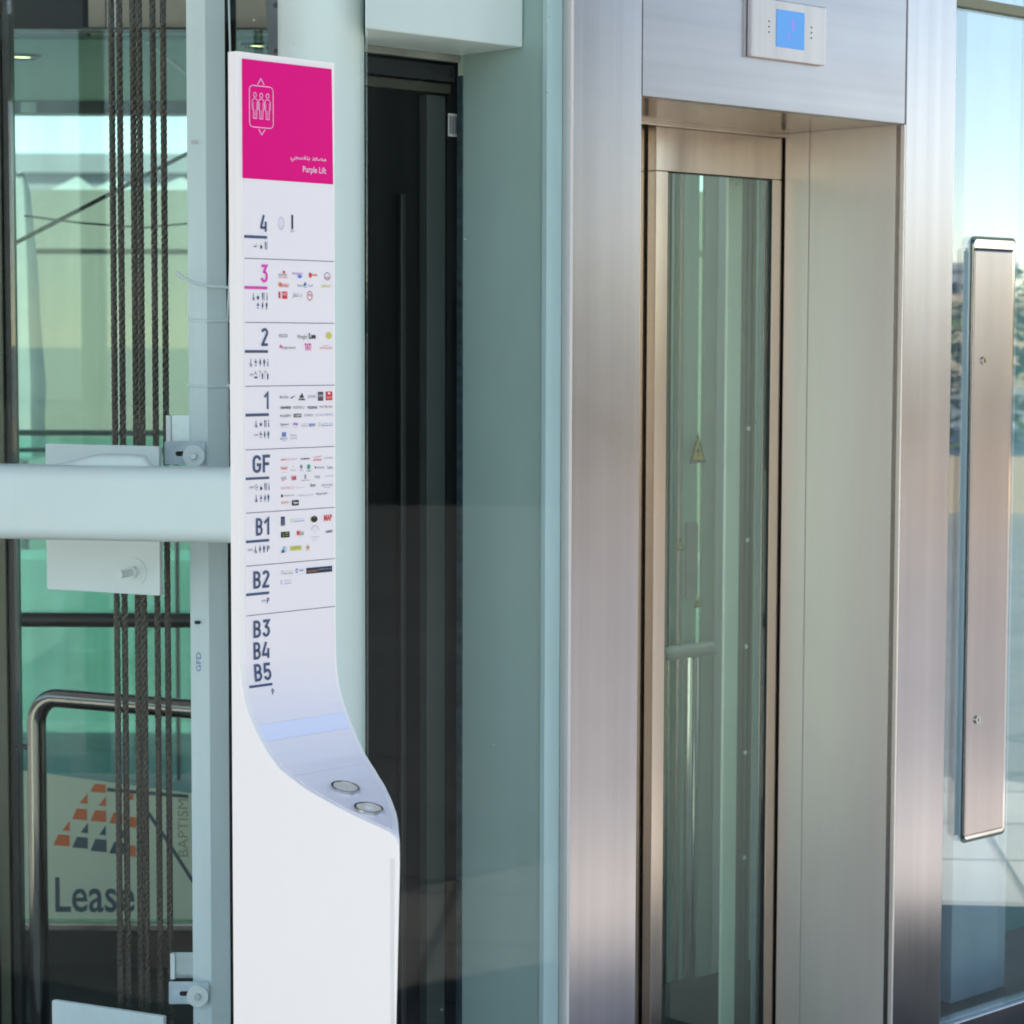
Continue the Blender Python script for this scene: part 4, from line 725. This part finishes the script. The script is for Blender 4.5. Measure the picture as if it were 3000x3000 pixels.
# nylon ties round the post
def tie(z, label, tail):
    mb = MB(); mb.tube([(-0.6765, 4.803, z + .002), (-0.6755, 4.7955, z + .002), (-0.6325, 4.7725, z - .0015), (-0.5925, 4.790, z - .0005), (-0.5900, 4.797, z)], 0.0026, 8)
    if tail: mb.tube([(-0.5925, 4.790, z), (-0.5870, 4.786, z + .003), (-0.5830, 4.786, z - .010), (-0.5790, 4.788, z - .030)], [0.004, 0.004, 0.0022, 0.0018], 8)
    single('cable_tie', label, 'cable tie', mb, TIE, base=(-0.633, 4.78, z), group='nylon ties on the guide post', smooth=True)
tie(1.6480, 'tight nylon tie round the post below the loose one', False)
tie(1.5125, 'nylon tie with a hanging tail just above the upper bracket', True)
single('cable_tie', 'loose nylon tie with a long free end beside the post', 'cable tie', MB().tube([(-0.6900, 4.745, 1.7470), (-0.6780, 4.748, 1.7360), (-0.6560, 4.754, 1.7260), (-0.6275, 4.760, 1.7200), (-0.5950, 4.766, 1.7172), (-0.5700, 4.772, 1.7160)], [0.0036, 0.0036, 0.0032, 0.0030, 0.0030, 0.0030], 8), TIE, base=(-0.64, 4.75, 1.73), group='nylon ties on the guide post', smooth=True)
single('thin_wire', 'thin pale wire running down the right edge of the post', 'wire', MB().tube([(-0.5905, 4.80, 3.2), (-0.5860, 4.797, 2.3), (-0.5800, 4.795, 2.02), (-0.5855, 4.795, 1.78), (-0.5935, 4.796, 1.64), (-0.5930, 4.797, 1.2)], 0.0022, 8), TIE, base=(-0.59, 4.8, 2.0), smooth=True)
single('dark_mullion', 'black upright strip between the post and the sign', 'mullion', MB().box(-0.6235, -0.5960, 4.99, 5.01, -0.12, 3.2), BLACK, base=(-0.6045, 5.0, -0.12))
sy = Thing('perforated_stay', 'grey perforated steel stay left of the column top', 'stay', 'world', (-0.505, 4.9, 2.0))
sy.part('bar', MB().plate([(-0.5000, 1.95), (-0.4850, 1.95), (-0.4820, 3.0), (-0.5600, 3.0)], 4.895, 4.899), paint('dull_grey_stay', (0.22, 0.23, 0.23), 0.6, var=.2, scale=30), bevel=.0006)
for z in (2.215, 2.310): sy.part('hole', MB().ring((-0.4990, z), 0.0055, 4.8935, 4.8949, 18), DARKST)

# hoist ropes: six strands laid right-handed, one mesh shared by six things
rope = MB(); L0, L1, pitch, nseg = -0.10, 3.2, 0.088, 330
for sidx in range(6):
    ph = 2 * math.pi * sidx / 6; ring_ = 5
    base_i = len(rope.v)
    for i in range(nseg + 1):
        z = L0 + (L1 - L0) * i / nseg; a = ph + 2 * math.pi * (z - L0) / pitch
        c0 = Vector((0.00445 * math.cos(a), 0.00445 * math.sin(a), z)); er = Vector((math.cos(a), math.sin(a), 0)); ez = Vector((-math.sin(a) * .3, math.cos(a) * .3, 0)) + Vector((0, 0, 0))
        et = Vector((-math.sin(a), math.cos(a), 0))
        for k in range(ring_):
            b = 2 * math.pi * k / ring_; rope.v.append(tuple(c0 + er * (0.0028 * math.cos(b)) + et * (0.0028 * math.sin(b))))
    for i in range(nseg):
        for k in range(ring_):
            rope.f.append((base_i + i * ring_ + k, base_i + i * ring_ + (k + 1) % ring_, base_i + (i + 1) * ring_ + (k + 1) % ring_, base_i + (i + 1) * ring_ + k)); rope.m.append(0)
RX = [(-0.8430, 4.880), (-0.8262, 4.880), (-0.7985, 4.880), (-0.7845, 4.878), (-0.7568, 4.882), (-0.7346, 4.880)]
RL = ['leftmost of the six twisted wire hoist ropes', 'second hoist rope from the left, catching a pale sheen', 'third hoist rope from the left, touching the fourth', 'fourth hoist rope, touching the third on its left', 'fifth hoist rope from the left, standing alone', 'rightmost hoist rope, passing right of the anchor plate']
first = None
for i, (x, y) in enumerate(RX):
    if first is None:
        first = single('hoist_rope', RL[0], 'wire rope', rope, ROPE, group='hoist ropes in the shaft', smooth=True); o = first
    else:
        o = first.copy(); COL.objects.link(o); o['label'] = RL[i]
    o.location = (x, y, 0); o.rotation_euler = (0, 0, 0.7 * i)

# left outer pane
single('glass_screen', 'large clear glass pane in front of the shaft at far left', 'glass pane', MB().box(-0.7000, 0.0, 0.0, 0.010, -0.11, 3.10).box(-2.2, -0.7045, 0.0, 0.010, -0.11, 3.10), GLASS_L, 'pane', (-0.8, 0, -0.11))

# ------------------------------------------------------------------ farther in: handrail, mullion, rails, banner
lm = Thing('glazing_mullion', 'dark steel glazing mullion at the left edge', 'mullion', 'world', (-1.235, 5.6, -0.12))
lm.part('post', MB().box(-1.2600, -1.2340, 5.58, 5.66, -0.105, 3.2), paint("olive_steel", (0.10, 0.105, 0.075), 0.35, 0.4), bevel=0.002)
lm.part('cover_strip', MB().box(-1.2330, -1.2120, 5.60, 5.65, -0.105, 3.2), DARKST, bevel=0.002)
lm.part('cover_strip', MB().box(-1.2900, -1.2610, 5.57, 5.60, -0.105, 3.2), STEEL_D, bevel=0.002)
hr = Thing('handrail', 'bent steel tube handrail behind the hoist ropes', 'handrail', 'rail', (-0.19, 0, -0.105))
pts = [(-0.1915, 0, -0.10), (-0.1915, 0, 0.690)] + [(-0.1915 + 0.064 * (1 - math.cos(R(11.25 * k))), 0, 0.690 + 0.064 * math.sin(R(11.25 * k))) for k in range(9)] + [(0.30, 0, 0.754), (0.62, 0, 0.754)]
hr.part('tube', MB().tube(pts, 0.0228, 24), TUBE, smooth=True)
hr.part('standoff', MB().tube([(-0.2560, 0.0, 0.632), (-0.2200, 0, 0.628), (-0.2050, 0, 0.628)], [0.005, 0.006, 0.009], 12), DARKST, smooth=True)
fg = Thing('rear_glass_wall', 'green tinted rear glass wall of the shaft with black rail', 'glass wall', 'world', (-1.0, 6.25, -0.105))
fg.part('pane', MB().box(-2.3, -0.30, 6.245, 6.255, -0.10, 2.44), GLASS_G)
fg.part('mid_rail', MB().tube([(-1.95, 6.215, 0.8520), (-0.35, 6.215, 0.8490)], 0.0200, 16), DARKST, smooth=True)
fg.part('base_ledge', MB().box(-2.3, -0.30, 6.18, 6.24, 0.000, 0.0180), STEEL_D, bevel=0.002)
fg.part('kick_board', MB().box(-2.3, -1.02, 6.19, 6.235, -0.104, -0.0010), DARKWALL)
fg.part('kick_board', MB().box(-1.018, -0.30, 6.19, 6.235, -0.104, -0.0010), paint("brown_board", (0.05, 0.04, 0.028), 0.6))
bn = Thing('leasing_banner', 'cream leasing banner with orange and slate tile pyramid behind glass', 'banner', 'world', (-1.1, 6.225, 0.02))
BY = 6.225
bn.part('board', MB().plate([(-1.75, 0.022), (-0.40, 0.022), (-0.40, 0.352), (-0.89, 0.372), (-1.28, 0.4255), (-1.75, 0.485)], BY, BY + .008), BANNER)
def bpx(x, y):   # a point of the banner print, from its own grid
    return (-1.2400 + (x - 185) * 0.000940, 0.0556 + (2650 - y) * 0.000940)
f = Flat(BY - .001)
def trap(cx, cy, w, h, c): one(c, [bpx(cx - w / 2, cy + h / 2), bpx(cx + w / 2, cy + h / 2 + 4), bpx(cx + w / 2, cy - h / 2 + 3), bpx(cx - w * .18, cy - h / 2)])
def one(c, pts):
    q = Flat(BY - .001); q.poly(pts, c); q.build('printed_tile', bn)
def tri(cx, cy, w, h, c): one(c, [bpx(cx - w / 2, cy + h / 2), bpx(cx + w / 2, cy + h / 2 + 2), bpx(cx + w / 2, cy - h / 2)])
trap(300, 2297, 46, 24, 'R'); trap(246, 2374, 44, 32, 'R'); trap(300, 2379, 46, 32, 'R'); trap(352, 2386, 40, 32, 'R'); trap(398, 2397, 26, 30, 'R')
trap(192, 2451, 48, 32, 'R'); trap(246, 2458, 46, 32, 'T'); trap(300, 2466, 48, 36, 'T'); trap(354, 2474, 46, 34, 'T'); trap(396, 2482, 26, 32, 'R')
tri(258, 2328, 24, 30, 'R'); tri(312, 2336, 22, 28, 'R'); tri(392, 2318, 22, 26, 'R'); tri(206, 2409, 22, 30, 'R'); tri(259, 2415, 22, 30, 'T'); tri(312, 2422, 20, 28, 'T'); tri(366, 2430, 20, 28, 'T')
f = Flat(BY - .001); a, b = bpx(172, 2660), bpx(404, 2558); f.text('Lease', a[0], a[1] - .006, b[0], b[1] - .004, 'T', 0.012); f.build('lettering', bn)
f = Flat(BY - .001); f.line([bpx(330, 2303), bpx(560, 2322)], .010, 'T'); f.line([bpx(440, 2362), bpx(500, 2452), bpx(570, 2565), bpx(640, 2680)], .010, 'T', )
f.text('BAPTISM', 0, 0, 1, 1, 'S'); k0 = len(f.mb.v)
vs, fs = text_mesh('BAPTISM'); cnt = len(vs); x0_, z0_ = bpx(562, 2500); x1_, z1_ = bpx(532, 2330)
for i in range(k0 - cnt, k0):
    v = f.mb.v[i]; f.mb.v[i] = (x0_ + (x1_ - x0_) * v[2], f.y, z0_ + (z1_ - z0_) * v[0])
f.build('site_map', bn)

# ------------------------------------------------------------------ lobby ceiling with downlights, dark cladding overhead
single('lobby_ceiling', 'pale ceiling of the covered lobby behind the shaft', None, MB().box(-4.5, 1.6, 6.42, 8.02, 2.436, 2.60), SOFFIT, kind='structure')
single('ceiling_beam', 'dark steel edge beam along the far side of the ceiling', 'beam', MB().box(-4.5, 1.6, 8.03, 8.12, 2.393, 2.62), DARKST, base=(-1.4, 8.08, 2.39))
single('ceiling_stub', 'pale stub fixed on the dark ceiling edge beam', 'bracket', MB().box(-1.700, -1.648, 8.015, 8.028, 2.396, 2.432), CREAMW, base=(-1.67, 8.02, 2.4), bevel=.003)
for x in (-1.02,): single('ceiling_joint', 'narrow joint strip across the lobby ceiling', 'ceiling strip', MB().box(x, x + .012, 6.45, 8.0, 2.4325, 2.4355), GREYST, base=(x, 7.2, 2.43))
def downlight(x, y, r, lab):
    t = Thing('downlight', lab, 'downlight', 'world', (x, y, 2.43), 'recessed downlights')
    mb = MB(); seg = 28
    for (rr_, z) in ((r, 2.4355), (r, 2.4290), (r * .82, 2.4265), (r * .74, 2.4330)):
        mb.v += [(x + rr_ * math.cos(2 * math.pi * k / seg), y + rr_ * math.sin(2 * math.pi * k / seg), z) for k in range(seg)]
    for i in range(3):
        for k in range(seg): mb.f.append((i * seg + k, i * seg + (k + 1) % seg, (i + 1) * seg + (k + 1) % seg, (i + 1) * seg + k)); mb.m.append(0)
    t.part('trim_ring', mb, DARKST, smooth=True)
    t.part('lamp', MB().add([(x + r * .5 * math.cos(2 * math.pi * k / 20), y + r * .5 * math.sin(2 * math.pi * k / 20), 2.4320) for k in range(20)], [tuple(range(20))]), LAMP)
downlight(-1.430, 6.77, 0.056, 'downlight ring in the ceiling at the far left')
downlight(-0.716, 6.50, 0.046, 'downlight ring in the ceiling just above the directory sign')
ov = Thing('overhead_cladding', 'dark cladding panels above the shaft opening', 'cladding', 'world', (-1.2, 6.3, 2.445))
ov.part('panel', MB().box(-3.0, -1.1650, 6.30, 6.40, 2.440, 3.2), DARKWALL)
ov.part('panel', MB().box(-1.1500, -1.1050, 6.30, 6.36, 2.440, 3.2), BOARD)
ov.part('panel', MB().box(-1.1020, -1.0650, 6.31, 6.36, 2.440, 3.2), CREAMW)
ov.part('panel', MB().box(-1.0620, 0.2, 6.30, 6.36, 2.440, 3.2), BOARD)
ov.part('edge_strip', MB().box(-3.0, 0.2, 6.285, 6.298, 2.4385, 2.452), DARKST)
single('slack_cable', 'dark cable slanting across the view outside the shaft', 'cable', MB().tube([(-1.62, 7.0, 1.835), (-1.5319, 7.0, 1.8896), (-1.25, 7.0, 2.035), (-0.98, 7.0, 2.175), (-0.6, 7.0, 2.38)], 0.0065, 8), RUBBER, base=(-1.2, 7, 2.0), smooth=True)
single('thin_cable', 'thin sagging cable below the slanting one', 'cable', MB().tube([(-1.52, 7.2, 1.996), (-1.35, 7.2, 1.975), (-1.15, 7.2, 1.960), (-0.9, 7.2, 1.985)], 0.0032, 8), RUBBER, base=(-1.2, 7.2, 1.97), smooth=True)

# ------------------------------------------------------------------ outside, beyond the shaft
single('boundary_wall', 'long cream rendered wall beyond the shaft', 'wall', MB().box(-9, 3, 12.0, 12.3, -0.12, 2.395).box(-9, 3, 11.98, 11.999, 2.09, 2.13), CREAM, base=(-3, 12, -0.12))
gb = Thing('glass_balustrade', 'teal glass balustrade with dark top rail behind the shaft', 'balustrade', 'world', (-2, 9.0, -0.12))
for i in range(5):
    x = -4.1 + i * 0.93
    gb.part('glass_panel', MB().box(x, x + 0.915, 9.0, 9.012, -0.10, 1.235), GLASS_T)
    gb.part('baluster', MB().box(x - .012, x + .001, 8.985, 9.02, -0.119, 1.270), DARKST)
gb.part('top_rail', MB().box(-4.2, 0.6, 8.98, 9.03, 1.240, 1.262), paint("teal_rail", (0.06, 0.12, 0.11), 0.4), bevel=.004)
gb.part('lower_rail', MB().box(-4.2, 0.6, 8.985, 9.02, 1.175, 1.192), paint("teal_rail_low", (0.08, 0.17, 0.15), 0.4), bevel=.003)
single('low_bench_wall', 'low stone bench wall behind the teal balustrade', 'wall', MB().box(-6, 3, 10.4, 10.9, -0.12, 0.62), paint("teal_grey_stone", (0.24, 0.30, 0.28), 0.7, var=.2, scale=3), base=(-1, 10.6, -0.12))
PX = -2.38
pr = Thing('closed_parasol', 'closed white parasol seen through glass at far left', 'parasol', 'world', (PX, 11.2, -0.12))
cl = MB(); seg = 18
for (z, r) in ((2.43, 0.012), (2.34, 0.05), (2.0, 0.085), (1.7, 0.10), (1.4, 0.125), (1.22, 0.115), (1.05, 0.13), (1.03, 0.02)):
    cl.v += [(PX + .8 * r * (1 + .12 * math.cos(6 * a)) * math.cos(a), 11.2 + .8 * r * (1 + .12 * math.cos(6 * a)) * math.sin(a), z) for a in [2 * math.pi * k / seg for k in range(seg)]]
for i in range(7):
    for k in range(seg): cl.f.append((i * seg + k, i * seg + (k + 1) % seg, (i + 1) * seg + (k + 1) % seg, (i + 1) * seg + k)); cl.m.append(0)
pr.part('canopy', cl, CANVAS, smooth=True)
pr.part('pole', MB().tube([(PX, 11.2, -0.1), (PX, 11.2, 2.42)], 0.02, 12), DARKST, smooth=True)
TL = ['white tent peak left of the hoist ropes', 'white tent peak half hidden by the hoist ropes', 'white tent peak beside the guide post']
for (x, w, lab) in ((-3.76, 0.34, TL[0]), (-3.42, 0.32, TL[1]), (-2.86, 0.42, TL[2])):
    t = Thing('tent', lab, 'tent', 'world', (x, 20, -0.12), 'white tents beyond the wall')
    mb = MB(); rows = [(2.60, w * 1.7), (2.88, w * .75), (2.97, w * .30), (3.03, 0.015)]
    for z, r in rows: mb.v += [(x - r, 20 - r, z), (x + r, 20 - r, z), (x + r, 20 + r, z), (x - r, 20 + r, z)]
    for i in range(3):
        for k in range(4): mb.f.append((i * 4 + k, i * 4 + (k + 1) % 4, (i + 1) * 4 + (k + 1) % 4, (i + 1) * 4 + k)); mb.m.append(0)
    mb.f.append((12, 13, 14, 15)); mb.m.append(0)
    t.part('roof', mb, CANVAS)
    for sx in (-1, 1):
        for sy_ in (-1, 1): t.part('leg', MB().tube([(x + sx * w * 1.6, 20 + sy_ * w * 1.6, -0.12), (x + sx * w * 1.6, 20 + sy_ * w * 1.6, 2.6)], 0.03, 8), CANVAS)
def block(name, label, x0, x1, y0, y1, h, mat, rows, cols, face, wmat, group=None, base_z=-0.12, wh=1.5, ww=1.3):
    t = Thing(name, label, 'building', 'world', ((x0 + x1) / 2, (y0 + y1) / 2, base_z), group)
    t.part('wall', MB().box(x0, x1, y0, y1, base_z, h), mat)
    t.part('roof_parapet', MB().box(x0 - .2, x1 + .2, y0 - .2, y1 + .2, h + .002, h + .5), mat)
    for r in range(rows):
        z = 2.0 + r * (h - 2.4) / max(1, rows)
        for c in range(cols):
            q = (c + .5) / cols
            if face == 'x': y = y0 + q * (y1 - y0); t.part('window', MB().box(x0 - .06, x0 - .003, y - ww / 2, y + ww / 2, z, z + wh), wmat)
            else: x = x0 + q * (x1 - x0); t.part('window', MB().box(x - ww / 2, x + ww / 2, y0 - .06, y0 - .003, z, z + wh), wmat)
    return t
block('far_building', 'grey blue low building on the skyline beyond the wall', -15.5, -6, 60, 70, 6.0, GREYB, 1, 7, 'y', DKGLASS, base_z=-.12, wh=1.2, ww=.8)

# ------------------------------------------------------------------ slab added to shade the lift, and the plaza behind the camera (seen in steel and glass)
single('added_shade_slab', 'unseen white slab added overhead to keep the sun off the lift front', 'canopy', MB().prism([(-5.5, 0.5), (-2.2, 0.5), (-1.1, 1.9), (-1.15, 2.5), (-1.9, 2.65), (0.1, 4.35), (1.7, 5.3), (1.7, 5.9), (-5.5, 5.9)], 3.30, 3.65), SHADE_SLAB_M, base=(1, 5.5, 3.3))  # out of view; outline cut so its shadow covers the lift and sign
block('stone_building', 'long low sandy stone building across the plaza to the right', 95, 110, 6, 60, 3.3, STONE, 1, 9, 'x', DKGLASS, 'stone buildings round the plaza')
block('stone_building', 'grey building far beyond the long low stone one', 150, 165, 14, 26, 6.6, GREYB, 3, 4, 'x', DKGLASS, 'stone buildings round the plaza', wh=1.0, ww=1.6)
block('stone_building', 'pale stone building behind the camera', -60, -20, -64, -50, 11, STONE2, 3, 10, 'x', DKGLASS, 'stone buildings round the plaza')
block('stone_building', 'sandy stone building to the left of the plaza', -48, -34, -30, 24, 9, STONE2, 3, 9, 'x', DKGLASS, 'stone buildings round the plaza')
cw = block('glazed_building', 'dark glazed building across the plaza in the reflections', 20, 34, -14, 3.45, 12, DKGLASS, 0, 0, 'x', DKGLASS)
single('planter_wall', 'long low sandy planter wall along the plaza edge', 'wall', MB().box(19.6, 20.1, 3.6, 30, -0.12, 0.45), STONE, base=(19.8, 16, -0.12))
hg = Thing('hedge', 'green hedge growing in the planter across the plaza', 'hedge', 'world', (21, 14, -0.12))
lf = MB(); rnd = random.Random(3)
for i in range(11000):
    x = 20.15 + rnd.random() * 1.5; y = 3.7 + rnd.random() * 22; top = 1.95 + .35 * math.sin(y * 1.7) + .25 * math.sin(y * 4.1)
    z = 0.3 + (top - .3) * rnd.random() ** .7; s = .06 + .09 * rnd.random()
    a, b = rnd.random() * 6.28, rnd.random() * 1.4 - .7
    u = Vector((math.cos(a), math.sin(a), b)).normalized(); w = u.cross(Vector((rnd.random() - .5, rnd.random() - .5, 1))).normalized()
    c = Vector((x, y, z)); lf.add([c - u * s, c + w * s * .5, c + u * s, c - w * s * .5], [(0, 1, 2, 3)])
o = hg.part('foliage', lf, LEAF); o['kind'] = 'stuff'
for k in range(12): hg.part('stem', MB().tube([(20.9, 4.5 + 1.8 * k, -0.1), (20.95, 4.6 + 1.8 * k, 0.7), (20.85, 4.5 + 1.8 * k, 1.3)], [.05, .035, .015], 7), TWIG)
